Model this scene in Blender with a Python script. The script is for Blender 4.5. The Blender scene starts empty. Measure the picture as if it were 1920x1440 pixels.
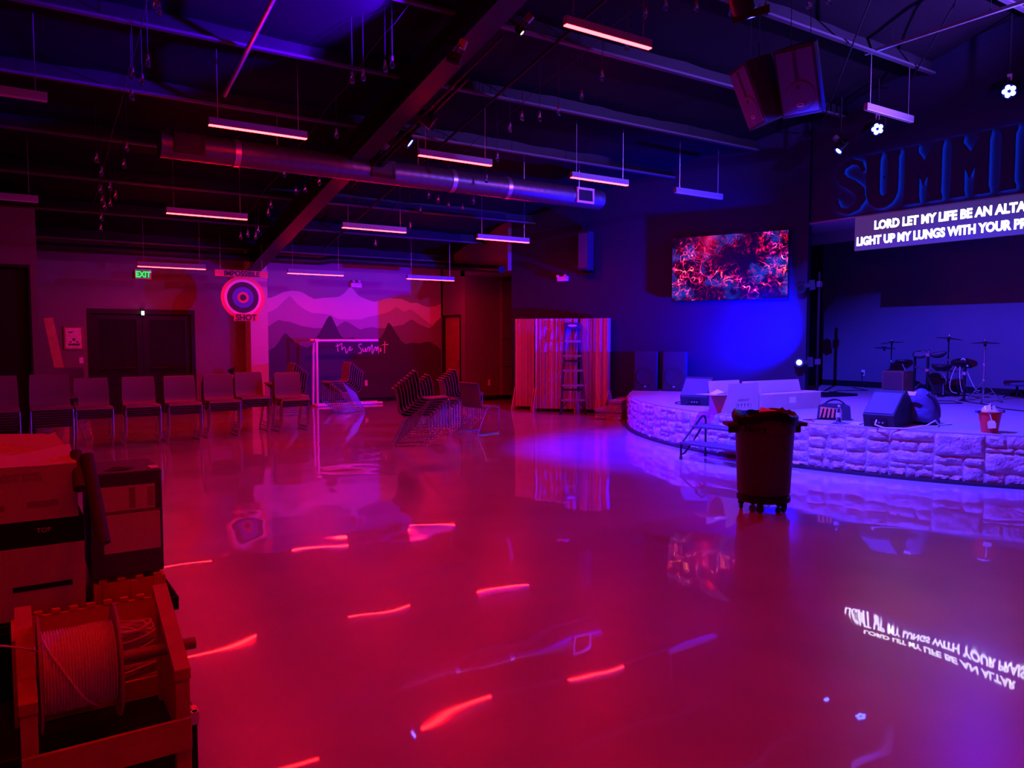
import bpy, bmesh, math, random
from mathutils import Vector, Matrix
from math import pi, sin, cos, radians as rad
C = bpy.context.scene.collection
S = bpy.context.scene
rnd = random.Random(7)

# ---------------------------------------------------------------- camera, world, exposure
cam_d = bpy.data.cameras.new('camera'); cam = bpy.data.objects.new('camera', cam_d); C.objects.link(cam)
cam_d.sensor_width = 36; cam_d.lens = 36 * 1445 / 1920; cam_d.clip_start = .05; cam_d.clip_end = 200
pitch = math.atan(88 / 1445); yaw = math.atan(960 / 1445)
Fv = Vector((sin(yaw) * cos(pitch), cos(yaw) * cos(pitch), -sin(pitch)))
Rv = Vector((cos(yaw), -sin(yaw), 0)); Uv = Rv.cross(Fv)
cam.matrix_world = Matrix(((Rv.x, Uv.x, -Fv.x, 0), (Rv.y, Uv.y, -Fv.y, 0), (Rv.z, Uv.z, -Fv.z, 1.6), (0, 0, 0, 1)))
S.camera = cam
w = bpy.data.worlds.new('world'); S.world = w; w.use_nodes = True
w.node_tree.nodes['Background'].inputs[0].default_value = (.25, .1, .8, 1)
w.node_tree.nodes['Background'].inputs[1].default_value = .0
S.view_settings.view_transform = 'Standard'; S.view_settings.look = 'None'
S.view_settings.exposure = 0; S.view_settings.gamma = 1; S.view_settings.use_curve_mapping = False

def spot(name, loc, aim, power, col, angle, blend=.6, size=.06):
    d = bpy.data.lights.new(name, 'SPOT'); d.energy = power; d.color = col
    d.spot_size = rad(angle); d.spot_blend = blend; d.shadow_soft_size = size
    o = bpy.data.objects.new(name, d); C.objects.link(o); o.location = loc
    o.rotation_euler = (Vector(aim) - Vector(loc)).to_track_quat('-Z', 'Y').to_euler()
    return o
BLUE = (.004, .003, 1); VIO = (.03, .022, 1)
STRIP = 165       # emission of the red linear lamps
# stage front lights hung along the rafter, shining at the stage
MAIN = (6.3, 5.3, 4.85); wl_aim = (11.5, 10.1, 2.15)
spot('stage_spot_main', MAIN, (10.2, 6.2, .5), 9000, VIO, 74, .45, .012)
spot('stage_spot_near', (5.15, 9.62, 4.5), (8.4, 7.8, .0), 8000, BLUE, 60, .9)
# blue LED cans over the stage edge: two face the hall, the left one is aimed at the ribbed flats
spot('can_light_a', (11.75, 7.2, 4.9), (4.5, 12.5, 0), 330, BLUE, 110, .5, .015)
spot('can_light_b', (11.7, 7.9, 4.62), (9.9, 12.2, .6), 600, BLUE, 52, .9)
spot('can_light_c', (11.8, 5.3, 5.05), (6.0, 8.5, 0), 650, BLUE, 104, .5, .015)
# unseen stand-in spot near the pole, lighting the wall under the television
spot('wall_pool_spot', (11.6, 8.35, 1.36), wl_aim, 6500, (0, .001, 1), 106, 1)
# light on the rafter shining up at the roof cloth
spot('uplight', (4.2, 7.72, 4.72), (3.0, 8.8, 5.44), 3600, (.08, .0, 1), 58, .4)
# added spot without a fixture, brightening the roof cloth at the right
spot('added_roof_spot', (11.2, 3.2, 4.9), (10.4, 5.6, 6.1), 4200, (.2, .07, 1), 84, .8)

# ---------------------------------------------------------------- materials
MATS = {}
def mat(name, col, rough=.6, metal=0, emit=None, es=0, spec=.5, trans=0, var=0, scale=8, bump=0, bscale=40, alpha=1, coat=0):
    if name in MATS: return MATS[name]
    m = bpy.data.materials.new(name); m.use_nodes = True; MATS[name] = m
    nt = m.node_tree; b = nt.nodes['Principled BSDF']
    b.inputs['Base Color'].default_value = (*col, 1); b.inputs['Roughness'].default_value = rough
    b.inputs['Metallic'].default_value = metal; b.inputs['Specular IOR Level'].default_value = spec
    b.inputs['Transmission Weight'].default_value = trans; b.inputs['Coat Weight'].default_value = coat
    b.inputs['Alpha'].default_value = alpha
    if emit:
        b.inputs['Emission Color'].default_value = (*emit, 1); b.inputs['Emission Strength'].default_value = es
    tc = nt.nodes.new('ShaderNodeTexCoord')
    if var:
        n = nt.nodes.new('ShaderNodeTexNoise'); n.inputs['Scale'].default_value = scale; n.inputs['Detail'].default_value = 5
        r = nt.nodes.new('ShaderNodeValToRGB')
        r.color_ramp.elements[0].position = .3; r.color_ramp.elements[1].position = .7
        r.color_ramp.elements[0].color = (*[c * (1 - var) for c in col], 1)
        r.color_ramp.elements[1].color = (*[min(1, c * (1 + var)) for c in col], 1)
        nt.links.new(tc.outputs['Object'], n.inputs['Vector']); nt.links.new(n.outputs['Fac'], r.inputs['Fac'])
        nt.links.new(r.outputs['Color'], b.inputs['Base Color'])
    if bump:
        n = nt.nodes.new('ShaderNodeTexNoise'); n.inputs['Scale'].default_value = bscale; n.inputs['Detail'].default_value = 4
        u = nt.nodes.new('ShaderNodeBump'); u.inputs['Strength'].default_value = bump; u.inputs['Distance'].default_value = .02
        nt.links.new(tc.outputs['Object'], n.inputs['Vector']); nt.links.new(n.outputs['Fac'], u.inputs['Height'])
        nt.links.new(u.outputs['Normal'], b.inputs['Normal'])
    return m
FLOOR = mat('polished_concrete', (.44, .39, .38), .3, spec=.5, var=.14, scale=1.1, coat=1)
nt = FLOOR.node_tree; b = nt.nodes['Principled BSDF']      # sealed slab: faint trowel waves under a thin clear coat
b.inputs['Coat Roughness'].default_value = .022; b.inputs['Coat IOR'].default_value = 1.4
n1 = nt.nodes.new('ShaderNodeTexNoise'); n1.inputs['Scale'].default_value = 1.5; n1.inputs['Detail'].default_value = 1
bp = nt.nodes.new('ShaderNodeBump'); bp.inputs['Strength'].default_value = .5; bp.inputs['Distance'].default_value = .011
tc = nt.nodes.new('ShaderNodeTexCoord')
nt.links.new(tc.outputs['Object'], n1.inputs['Vector']); nt.links.new(n1.outputs['Fac'], bp.inputs['Height']); nt.links.new(bp.outputs['Normal'], b.inputs['Coat Normal'])
WALL = mat('pale_wall_paint', (.155, .12, .13), .75, var=.03, scale=3)
DARK = mat('charcoal_wall_paint', (.013, .015, .045), .6, spec=.3, var=.05, scale=2)
NICHE = mat('dark_grey_stage_paint', (.11, .11, .135), .7, var=.04, scale=2)
BLACK = mat('black_paint', (.009, .009, .01), .5, spec=.25)
ROOF = mat('roof_insulation_cloth', (.0075, .005, .009), .7, spec=.06, var=.1, scale=2, bump=.35, bscale=3)
STEELD = mat('dark_painted_steel', (.008, .008, .011), .5, spec=.2, var=.15, scale=5)
DUCT = mat('galvanised_duct', (.11, .11, .13), .4, .7, var=.1, scale=12)
CARPET = mat('stage_carpet', (.33, .30, .29), .95, var=.1, scale=60)
STONE = mat('split_stone', (.46, .42, .39), .85, var=.3, scale=7, bump=1, bscale=30)
MORTAR = mat('stone_mortar', (.36, .33, .31), .95)
CHAIR = mat('grey_chair_plastic', (.17, .15, .17), .5, bump=.03, bscale=200)
CHROME = mat('chrome_rod', (.78, .78, .8), .27, 1)
WHITEP = mat('white_plastic', (.75, .74, .72), .4)
PVC = mat('white_pipe_plastic', (.85, .84, .82), .35)
CARD = mat('brown_cardboard', (.5, .32, .2), .85, var=.06, scale=5)
CARDI = mat('cardboard_inside', (.58, .4, .28), .85)
INK = mat('dark_print_ink', (.06, .05, .05), .7)
SPK = mat('speaker_textured_black', (.02, .02, .026), .7, bump=.1, bscale=300)
GRILL = mat('speaker_grille', (.07, .08, .14), .55, bump=.3, bscale=400)
CANP = mat('grey_bin_plastic', (.04, .036, .05), .5)
BAG = mat('black_bin_liner', (.004, .004, .005), .4, spec=.18, bump=.3, bscale=14)
TRED = mat('red_plastic', (.7, .04, .03), .4)
WOOD = mat('pine_board', (.45, .28, .15), .65, var=.15, scale=9)
PLY = mat('brown_wood', (.25, .12, .06), .6, var=.15, scale=6)
CABLE = mat('white_cable', (.8, .72, .7), .5)
GLASS = mat('clear_glass', (1, 1, 1), .03, trans=1)
CREAM = mat('cream_paint', (.6, .55, .5), .7)
MIDBLUE = mat('dark_blue_card', (.08, .07, .2), .6)
PAPER = mat('white_paper', (.75, .72, .7), .7)
NAVY = mat('navy_fabric', (.07, .07, .14), .7, bump=1, bscale=11)
RUBBER = mat('black_rubber', (.02, .02, .02), .6)
ALU = mat('aluminium', (.6, .6, .62), .35, .9)
FIBRE = mat('dark_blue_fibreglass', (.03, .035, .07), .45)
REDE = mat('red_lamp_glow', (1, .1, .08), emit=(1, .0035, .004), es=STRIP)
OFFD = mat('unlit_lamp_diffuser', (.6, .58, .6), .4)
LEDB = mat('blue_led_glow', (.2, .2, 1), emit=(.03, .05, 1), es=60)
HALO = mat('blue_halo_strip', (.1, .1, 1), emit=(.006, .05, 1), es=9)
LEDW = mat('white_led_text', (1, 1, 1), emit=(.92, .9, 1), es=5)
LEDP = mat('led_wall_panel', (.05, .05, .08), .4, emit=(.1, .07, .5), es=.3)
GREENE = mat('green_exit_glow', (.1, 1, .3), emit=(.0, 1, .17), es=.95)
GREEND = mat('green_exit_panel', (.02, .1, .04), .5, emit=(.0, .25, .05), es=.25)
WHITEE = mat('white_lamp_glow', (1, 1, 1), emit=(1, .97, .85), es=1.6)

# ---------------------------------------------------------------- mesh building
class M:
    def __init__(s): s.v = []; s.f = []; s.mi = []; s.sm = []
    def add(s, vs, fs, mi=0, smooth=False):
        o = len(s.v); s.v += [tuple(v) for v in vs]
        for f in fs: s.f.append(tuple(i + o for i in f)); s.mi.append(mi); s.sm.append(smooth)
        return s
    def box(s, c, d, mi=0, rot=None):
        x, y, z = (k / 2 for k in d)
        vs = [Vector((a * x, b_ * y, c_ * z)) for c_ in (-1, 1) for b_ in (-1, 1) for a in (-1, 1)]
        if rot is not None: vs = [rot @ v for v in vs]
        return s.add([v + Vector(c) for v in vs], [(0, 2, 3, 1), (4, 5, 7, 6), (0, 1, 5, 4), (2, 6, 7, 3), (0, 4, 6, 2), (1, 3, 7, 5)], mi)
    def bb(s, x0, x1, y0, y1, z0, z1, mi=0): return s.box(((x0 + x1) / 2, (y0 + y1) / 2, (z0 + z1) / 2), (abs(x1 - x0), abs(y1 - y0), abs(z1 - z0)), mi)
    def tube(s, pts, r, n=8, mi=0, caps=True):
        pts = [Vector(p) for p in pts]; vs = []; N = len(pts); ref = None
        for i, p in enumerate(pts):
            t = (pts[min(i + 1, N - 1)] - pts[max(i - 1, 0)]).normalized()
            if ref is None: ref = t.orthogonal().normalized()
            ref = (ref - t * ref.dot(t)); ref = ref.normalized() if ref.length > 1e-6 else t.orthogonal().normalized()
            b_ = t.cross(ref); rr = r[i] if isinstance(r, (list, tuple)) else r
            vs += [p + (ref * cos(2 * pi * k / n) + b_ * sin(2 * pi * k / n)) * rr for k in range(n)]
        fs = [(i * n + k, i * n + (k + 1) % n, (i + 1) * n + (k + 1) % n, (i + 1) * n + k) for i in range(N - 1) for k in range(n)]
        s.add(vs, fs, mi, True)
        if caps: s.add(vs[:n][::-1] + vs[-n:], [tuple(range(n)), tuple(range(n, 2 * n))], mi)
        return s
    def lathe(s, prof, c=(0, 0, 0), n=24, mi=0, axis='z', rot=None):
        vs = []
        for r, z in prof:
            for k in range(n):
                a = 2 * pi * k / n; v = Vector((r * cos(a), r * sin(a), z))
                if rot is not None: v = rot @ v
                vs.append(v + Vector(c))
        N = len(prof)
        fs = [(i * n + k, i * n + (k + 1) % n, (i + 1) * n + (k + 1) % n, (i + 1) * n + k) for i in range(N - 1) for k in range(n)]
        return s.add(vs, fs, mi, True)
    def prism(s, poly, d0, d1, fn, mi=0, mi_side=None):
        """poly in (u,v); fn(u,v,d)->xyz; extruded between d0 and d1"""
        n = len(poly); vs = [fn(u, v, d0) for u, v in poly] + [fn(u, v, d1) for u, v in poly]
        s.add(vs, [tuple(range(n))[::-1], tuple(range(n, 2 * n))], mi)
        s.add(vs, [(i, (i + 1) % n, n + (i + 1) % n, n + i) for i in range(n)], mi if mi_side is None else mi_side)
        return s
    def build(s, name, mats, parent=None, loc=(0, 0, 0), rz=0, bevel=0, seg=2):
        me = bpy.data.meshes.new(name); me.from_pydata(s.v, [], s.f)
        for m in (mats if isinstance(mats, (list, tuple)) else [mats]): me.materials.append(m)
        me.polygons.foreach_set('material_index', s.mi); me.polygons.foreach_set('use_smooth', s.sm)
        bm = bmesh.new(); bm.from_mesh(me); bmesh.ops.recalc_face_normals(bm, faces=bm.faces); bm.to_mesh(me); bm.free()
        me.set_sharp_from_angle(angle=rad(40)); me.update()
        o = bpy.data.objects.new(name, me); C.objects.link(o); o.location = loc; o.rotation_euler[2] = rz
        if parent: o.parent = parent
        if bevel:
            md = o.modifiers.new('bevel', 'BEVEL'); md.width = bevel; md.segments = seg; md.limit_method = 'ANGLE'; md.angle_limit = rad(50)
        return o
def tag(o, label, cat, group=None, kind=None):
    o['label'] = label; o['category'] = cat
    if group: o['group'] = group
    if kind: o['kind'] = kind
    return o
def thing(name, label, cat, loc=(0, 0, 0), rz=0, group=None, rot=None):
    o = bpy.data.objects.new(name, None); C.objects.link(o); o.empty_display_size = .1
    o.location = loc; o.rotation_euler = rot if rot else (0, 0, rz)
    return tag(o, label, cat, group)
def struct(o): o['kind'] = 'structure'; return o
def dup(root, loc, rz=None, label=None, group=None):
    r = root.copy(); C.objects.link(r); r.location = loc
    if rz is not None: r.rotation_euler = (0, 0, rz)
    if label: r['label'] = label
    if group: r['group'] = group
    for ch in list(root.children):
        c = ch.copy(); C.objects.link(c); c.parent = r
        for g in ch.children:
            d = g.copy(); C.objects.link(d); d.parent = c
    return r
def text_obj(name, body, size, m, parent=None, extrude=.002, bold=0, align='LEFT', sx=1, mw=None, spacing=1):
    cu = bpy.data.curves.new('t', 'FONT'); cu.body = body; cu.size = size; cu.extrude = extrude; cu.offset = bold
    cu.align_x = align; cu.space_character = spacing; cu.resolution_u = 3
    t = bpy.data.objects.new('t', cu); C.objects.link(t)
    me = bpy.data.meshes.new_from_object(t.evaluated_get(bpy.context.evaluated_depsgraph_get()))
    bpy.data.objects.remove(t); bpy.data.curves.remove(cu)
    me.transform(Matrix.Diagonal((sx, 1, 1, 1)))
    if mw is not None: me.transform(mw)
    me.materials.clear(); me.materials.append(m)
    o = bpy.data.objects.new(name, me); C.objects.link(o)
    if parent: o.parent = parent
    return o
def frame(origin, right, up):
    """matrix taking text xy to a plane: x->right, y->up"""
    r = Vector(right).normalized(); u = Vector(up).normalized(); n = r.cross(u)
    return Matrix(((r.x, u.x, n.x, origin[0]), (r.y, u.y, n.y, origin[1]), (r.z, u.z, n.z, origin[2]), (0, 0, 0, 1)))
def arc(p, q, c, n=5):  # quadratic bend from p to q pulled to c
    p, q, c = Vector(p), Vector(q), Vector(c)
    return [p * (1 - t) ** 2 + c * 2 * t * (1 - t) + q * t * t for t in [i / n for i in range(n + 1)]]
def bend(pts, r, n=4):  # polyline with rounded corners
    pts = [Vector(p) for p in pts]; out = [pts[0]]
    for i in range(1, len(pts) - 1):
        a = pts[i] + (pts[i - 1] - pts[i]).normalized() * r; b_ = pts[i] + (pts[i + 1] - pts[i]).normalized() * r
        out += arc(a, b_, pts[i], n)
    return out + [pts[-1]]
ORD = ['lowest', 'second', 'third', 'fourth', 'fifth', 'sixth', 'seventh', 'eighth', 'ninth', 'tenth', 'eleventh', 'twelfth', 'thirteenth', 'fourteenth', 'fifteenth', 'sixteenth', 'seventeenth', 'eighteenth', 'nineteenth', 'twentieth', '21st', '22nd', '23rd', '24th']
NTH = ['first'] + ORD[1:]
RZ = lambda Y: 3.6 + .21 * (17.6 - Y)          # underside of the roof cloth

# ---------------------------------------------------------------- room shell
YF = 17.8
struct(M().bb(-3, 16, -2, 18.2, -.1, 0).build('floor', FLOOR))
m = M(); nx, ny = 60, 84
vs = []
for j in range(ny + 1):
    for i in range(nx + 1):
        x = -3 + 19 * i / nx; y = -2 + 20.2 * j / ny
        ph = (y % 1.5) / 1.5
        vs.append((x, y, RZ(y) - .05 * sin(pi * ph) + .012 * sin(x * 2.3 + y) + .01 * sin(x * 7.1 + 3 * sin(y * 2)) * sin(pi * ph)))
m.add(vs, [(j * (nx + 1) + i, j * (nx + 1) + i + 1, (j + 1) * (nx + 1) + i + 1, (j + 1) * (nx + 1) + i) for j in range(ny) for i in range(nx)], 0, True)
n0 = len(vs)
m.add([(-3, -2, 8.5), (16, -2, 8.5), (16, 18.2, 8.5), (-3, 18.2, 8.5)], [(0, 1, 2, 3)])
struct(m.build('ceiling', ROOF))
struct(M().bb(-3.2, -3, -2, 18, 0, 8).build('wall_left', WALL))
struct(M().bb(-3.2, 16.2, -2.2, -2, 0, 8.4).build('wall_back', DARK))
# far wall with the opening of the double doors
m = M(); DX0, DX1, DZ = 1.5, 3.55, 2.18
m.bb(-3, DX0, YF, YF + .2, 0, 4.2); m.bb(DX1, 10.9, YF, YF + .2, 0, 4.2); m.bb(DX0, DX1, YF, YF + .2, DZ, 4.2)
m.bb(DX0, DX1, YF + .75, YF + .8, 0, DZ)
struct(m.build('wall_far', WALL))
struct(M().bb(-3, DX0, YF - .015, YF, 0, .1).bb(DX1, 4.62, YF - .015, YF, 0, .1).bb(5.0, 9.6, YF - .02, YF - .005, 0, .1).build('baseboard_far', BLACK))
struct(M().bb(4.62, 5.0, 17.35, YF, 0, 3.8).build('trim_1', mat('column_white_paint', (.5, .42, .42), .7)))                # column under the rafter
# block of the side room at the left
m = M(); m.bb(-3, -.45, 15, 15.2, 0, 3.65); m.bb(.43, .56, 15, 15.2, 0, 3.65); m.bb(-.45, .43, 15, 15.2, 2.74, 3.65)
m.bb(.5, .56, 15.2, YF, 0, 3.65); m.bb(-3, .56, 15, YF, 3.65, 3.7)
struct(m.build('wall_side_room', WALL))
d = struct(M().bb(-.45, .43, 15.12, 15.16, 0, 2.74).build('doorway_shade', BLACK))  # black panel standing in for the darkness inside the open doorway
struct(M().bb(-.5, -.45, 14.98, 15.02, 0, 2.79).bb(.43, .46, 14.98, 15.02, 0, 2.79).bb(-.45, .43, 14.98, 15.02, 2.74, 2.78).build('door_frame', BLACK, d))
# double doors in the far wall
d = struct(M().bb(DX0, DX0 + .08, YF - .02, YF + .12, 0, DZ).bb(DX1 - .08, DX1, YF - .02, YF + .12, 0, DZ).bb(DX0 + .08, DX1 - .08, YF - .02, YF + .12, DZ - .1, DZ).build('door_2', BLACK))
GLD = mat('dark_door_glass', (.02, .015, .02), .08)
for x0 in (DX0 + .08, (DX0 + DX1) / 2 + .002):
    x1 = x0 + (DX1 - DX0) / 2 - .085
    lf = M().bb(x0, x0 + .12, YF + .04, YF + .09, 0, DZ - .1).bb(x1 - .12, x1, YF + .04, YF + .09, 0, DZ - .1).bb(x0 + .12, x1 - .12, YF + .04, YF + .09, DZ - .22, DZ - .1).bb(x0 + .12, x1 - .12, YF + .04, YF + .09, 0, .25).bb(x0 + .12, x1 - .12, YF + .04, YF + .09, .62, .72).build('door_leaf', BLACK, d)
    M().bb(x0 + .12, x1 - .12, YF + .06, YF + .07, .25, DZ - .22).build('door_glass', GLD, lf)
    M().tube([(x0 + .14, YF, .95), (x1 - .14, YF, .95)], .016, 8).build('push_bar', STEELD, lf)
# right return wall with the narrow door, soffit and alcove
XR = 9.6
struct(M().bb(XR, XR + .15, 16.55, 16.75, 0, 3.4).bb(XR, XR + .15, 16.75, YF - .02, 2.16, 4).bb(XR, XR + .15, 14.62, 16.75, 3.1, 4.5).bb(XR, XR + .15, YF - .1, YF, 0, 4.2).build('wall_return', WALL))
d = struct(M().bb(XR + .06, XR + .1, 16.75, YF - .1, 0, 2.16).build('door_3', mat('red_brown_door', (.32, .08, .05), .5, var=.1, scale=3)))
M().bb(XR - .02, XR + .12, 16.75, 16.79, 0, 2.16).bb(XR - .02, XR + .12, YF - .14, YF - .1, 0, 2.16).bb(XR - .02, XR + .12, 16.79, YF - .14, 2.12, 2.16).build('door_frame', BLACK, d)
M().tube([(XR + .0, 16.9, 1.0), (XR + .06, 16.9, 1.0)], .02).tube([(XR + .0, 16.9, 1.0), (XR + .0, 17.02, 1.0)], .012).build('door_handle', ALU, d)
struct(M().bb(XR + .15, 12.2, 16.55, 16.75, 0, 3.4).build('wall_alcove', WALL))
struct(M().bb(XR + .15, 10.6, 14.75, 16.54, 3.1, 3.16).build('trim_4', WALL))
struct(M().bb(XR + .15, 12.2, 16.53, 16.55, 0, .12).build('baseboard_alcove', BLACK))
t = thing('storage_cabinet', 'pale built-in cupboard in the alcove left of the striped flats', 'cupboard', (10.9, 16.49, 0))
for z0, z1 in ((.12, .83), (.845, 1.53), (1.545, 3.05)):
    dr = M().bb(-.28, .9, -.05, .05, z0, z1).build('cupboard_door', WALL, t)
for z in (.79, 1.49):
    M().tube([(0, -.055, z), (0, -.1, z), (0, -.1, z + .13), (0, -.055, z + .13)], .009, 6).bb(-.3, .9, -.053, -.049, z + .045, z + .055).build('handle', BLACK, t)
# angled dark wall with the television
W0 = Vector((9.7, 14.62, 0)); WD = Vector((sin(rad(22.5)), -cos(rad(22.5)), 0)); WN = Vector((-cos(rad(22.5)), -sin(rad(22.5)), 0)); WL = 6.42
WANG = math.atan2(WD.y, WD.x)
def wl(t, n, z): return W0 + WD * t + WN * n + Vector((0, 0, z))     # along, out of the wall, up
def wbox(mm, t0, t1, n0, n1, z0, z1, mi=0):
    return mm.box(wl((t0 + t1) / 2, (n0 + n1) / 2, (z0 + z1) / 2), (abs(t1 - t0), abs(n1 - n0), abs(z1 - z0)), mi, Matrix.Rotation(WANG, 3, 'Z'))
struct(wbox(M(), 0, WL, -.25, 0, 0, 5.6).build('wall_angled', DARK))
WE = wl(WL, 0, 0)
# proscenium: header over the stage opening, stage recess
struct(M().bb(12.2, 12.4, -2, WE.y, 3.65, 7.5).build('wall_header', DARK))
struct(M().bb(12.2, 13.4, -2, 10.3, 3.62, 3.66).bb(13.35, 13.4, -2, 10.3, 3.4, 3.64).build('trim_2', mat('soffit_paint', (.3, .28, .3), .6)))
struct(M().bb(14.95, 15.15, -2, 10.4, 0, 4.6).build('wall_stage', NICHE))
struct(M().bb(12.4, 15.1, 10.3, 10.5, 0, 4.6).build('wall_stage_left', BLACK))
struct(M().bb(12.4, 15.1, -2, 10.5, 4.6, 4.66).build('trim_3', BLACK))
struct(M().bb(14.92, 14.95, -2, 10.3, .56, .68).build('baseboard_stage', BLACK))

# ---------------------------------------------------------------- stage platform
SC = Vector((13.65, 6.75)); SR = 5.62; SH = .56
a0 = math.atan2(10.99 - SC.y, 9.82 - SC.x); a1 = pi + rad(62)
arcp = [(SC.x + SR * cos(a0 + (a1 - a0) * i / 60), SC.y + SR * sin(a0 + (a1 - a0) * i / 60)) for i in range(61)]
lip = [(SC.x + (SR - .05) * cos(a0 + (a1 - a0) * i / 60), SC.y + (SR - .05) * sin(a0 + (a1 - a0) * i / 60)) for i in range(61)]
wA = wl(3.1, .01, 0); wB = wl(WL, .01, 0)
plan = lip + [(14.94, lip[-1][1]), (14.94, 10.29), (12.6, 10.29), (wB.x + .05, wB.y + .05), (wA.x, wA.y)]
stage = thing('stage_platform', 'low curved stage faced with split stone along the right side', 'stage', (9, 6, 0))
st = M().prism(plan, SH - .04, SH, lambda u, v, d: (u - 9, v - 6, d)).build('stage_top', CARPET, stage)
M().prism([(u - 9, v - 6) for u, v in plan], 0, SH - .041, lambda u, v, d: (u, v, d)).build('stage_core', MORTAR, stage)
# stone facing: irregular ashlar blocks, each a rough swollen patch
m = M(); L = (a1 - a0) * SR; s_ = 0
def stone(s0, s1, z0, z1, face):
    g = .006; s0 += g; s1 -= g; z0 += g; z1 -= g; nu, nv = max(3, int((s1 - s0) / .028)), max(3, int((z1 - z0) / .028)); vs = []; out = .016 + rnd.random() * .02
    ph = rnd.random() * 50
    for j in range(nv + 1):
        for i in range(nu + 1):
            u, v = i / nu, j / nv; e = min(u * (s1 - s0), (1 - u) * (s1 - s0), v * (z1 - z0), (1 - v) * (z1 - z0))
            h = out * min(1, (e / .025) ** .6 if e > 0 else 0) + (.008 * sin(ph + u * 7 + 3 * v) * sin(ph * 2 + v * 6) + rnd.uniform(-.004, .004) + .005 * sin(u * 19 + ph) * sin(v * 13 + ph + u * 8)) * (e > 0)
            vs.append(face(s0 + (s1 - s0) * u + rnd.uniform(-.004, .004), z0 + (z1 - z0) * v + rnd.uniform(-.004, .004), h))
    m.add(vs, [(j * (nu + 1) + i, j * (nu + 1) + i + 1, (j + 1) * (nu + 1) + i + 1, (j + 1) * (nu + 1) + i) for j in range(nv) for i in range(nu)], 0, False)
def arcface(s, z, h):
    a = a0 + s / SR; r = SR - .05 + h
    return (SC.x + r * cos(a) - 9, SC.y + r * sin(a) - 6, z)
def ashlar(L, H, z0, face):
    def split(s0, s1, b0, b1):
        wd, ht = s1 - s0, b1 - b0
        if wd > .5 or (wd > 2.1 * ht and wd > .24 and rnd.random() < .6): c = s0 + wd * rnd.uniform(.34, .66); split(s0, c, b0, b1); split(c, s1, b0, b1)
        elif ht > .27 or (ht > .15 and rnd.random() < .45): c = b0 + ht * rnd.uniform(.3, .7); split(s0, s1, b0, c); split(s0, s1, c, b1)
        elif wd > .3 and rnd.random() < .3: c = s0 + wd * rnd.uniform(.35, .65); split(s0, c, b0, b1); split(c, s1, b0, b1)
        else: stone(s0, s1, b0, b1, face)
    s = 0
    while s < L - .01:
        wd = min(rnd.uniform(.8, 1.4), L - s); wd = L - s if L - s - wd < .3 else wd; split(s, s + wd, z0, z0 + H); s += wd
ashlar(L, SH - .03, .02, arcface)
m.build('stone_facing', STONE, stage)
M().add([(SC.x + r * cos(a0 + (a1 - a0) * i / 60) - 9, SC.y + r * sin(a0 + (a1 - a0) * i / 60) - 6, z) for r, z in ((SR + .02, 0), (SR + .02, .035), (SR - .03, .035)) for i in range(61)],
        [(k * 61 + i, k * 61 + i + 1, (k + 1) * 61 + i + 1, (k + 1) * 61 + i) for k in range(2) for i in range(60)]).build('base_trim', RUBBER, stage)
# little stone steps at the left end of the stage
t = thing('stone_steps', 'two low stone-faced steps at the left end of the stage', 'steps', (9.84, 11.02, 0), rad(34.8))
for (y1, z0, z1) in ((.56, 0, .2), (.28, .2, .38)):
    tr = M().bb(.06, 1.1, .02, y1, z1 - .045, z1).build('tread', CARPET, t)
    m = M(); m.bb(.1, 1.08, .05, y1 - .04, z0, z1 - .046)
    ashlar(y1 - .03, z1 - z0 - .05, z0, lambda s, z, h: (.11 - h, .03 + s, z))
    ashlar(1.0, z1 - z0 - .05, z0, lambda s, z, h, y1=y1: (.1 + s, y1 - .05 + h, z))
    m.build('riser', STONE, t)

# ---------------------------------------------------------------- roof steel
for k in range(11):                                                # purlins, each a channel following the roof
    y = 17.1 - 1.5 * k; z = RZ(y)
    m = M().bb(-3, 14.9 if y < 10 else 12, y - .005, y + .005, z - .24, z - .02).bb(-3, 14.9 if y < 10 else 12, y - .075, y, z - .245, z - .235, 1).bb(-3, 14.9 if y < 10 else 12, y - .075, y - .07, z - .235, z - .215, 1)
    struct(m.build('trim_%d' % (10 + k), [STEELD, mat('flange_edge_highlight', (.05, .047, .06), .5)]))  # flange and lip colour lightened to imitate bright edge highlights
m = M()                                                            # tapered main rafter
def raft(y, dz): return RZ(y) - dz
for (x0, x1, d0, d1) in ((4.55, 4.85, .62, .60), (4.69, 4.71, .6, .24), (4.55, 4.85, .26, .24)):
    vs = [(x, y, raft(y, d)) for y in (17.6, -1.9) for d in (d0, d1) for x in (x0, x1)]
    m.add(vs, [(0, 1, 3, 2), (4, 5, 7, 6), (0, 1, 5, 4), (2, 3, 7, 6), (0, 2, 6, 4), (1, 3, 7, 5)])
struct(m.build('trim_30', STEELD))
m = M()
for (x0, x1, d0, d1) in ((12.45, 12.7, .62, .60), (12.57, 12.59, .6, .24)):
    vs = [(x, y, raft(y, d)) for y in (8.7, -1.9) for d in (d0, d1) for x in (x0, x1)]
    m.add(vs, [(0, 1, 3, 2), (4, 5, 7, 6), (0, 1, 5, 4), (2, 3, 7, 6), (0, 2, 6, 4), (1, 3, 7, 5)])
struct(m.build('trim_31', STEELD))
def tube_thing(name, pts, r, mt, label, cat, group=None, n=10):
    p0 = Vector(pts[0]); o = M().tube([Vector(p) - p0 for p in pts], r, n).build(name, mt, None, p0); return tag(o, label, cat, group)
tube_thing('overhead_pipe', bend([(.6, 17.0, 3.3), (6.1, 17.0, 3.3), (6.35, 17.0, 3.36), (9.55, 17.0, 3.36)], .1), .085, STEELD, 'thick dark pipe running under the roof along the far wall', 'pipe')
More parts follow.
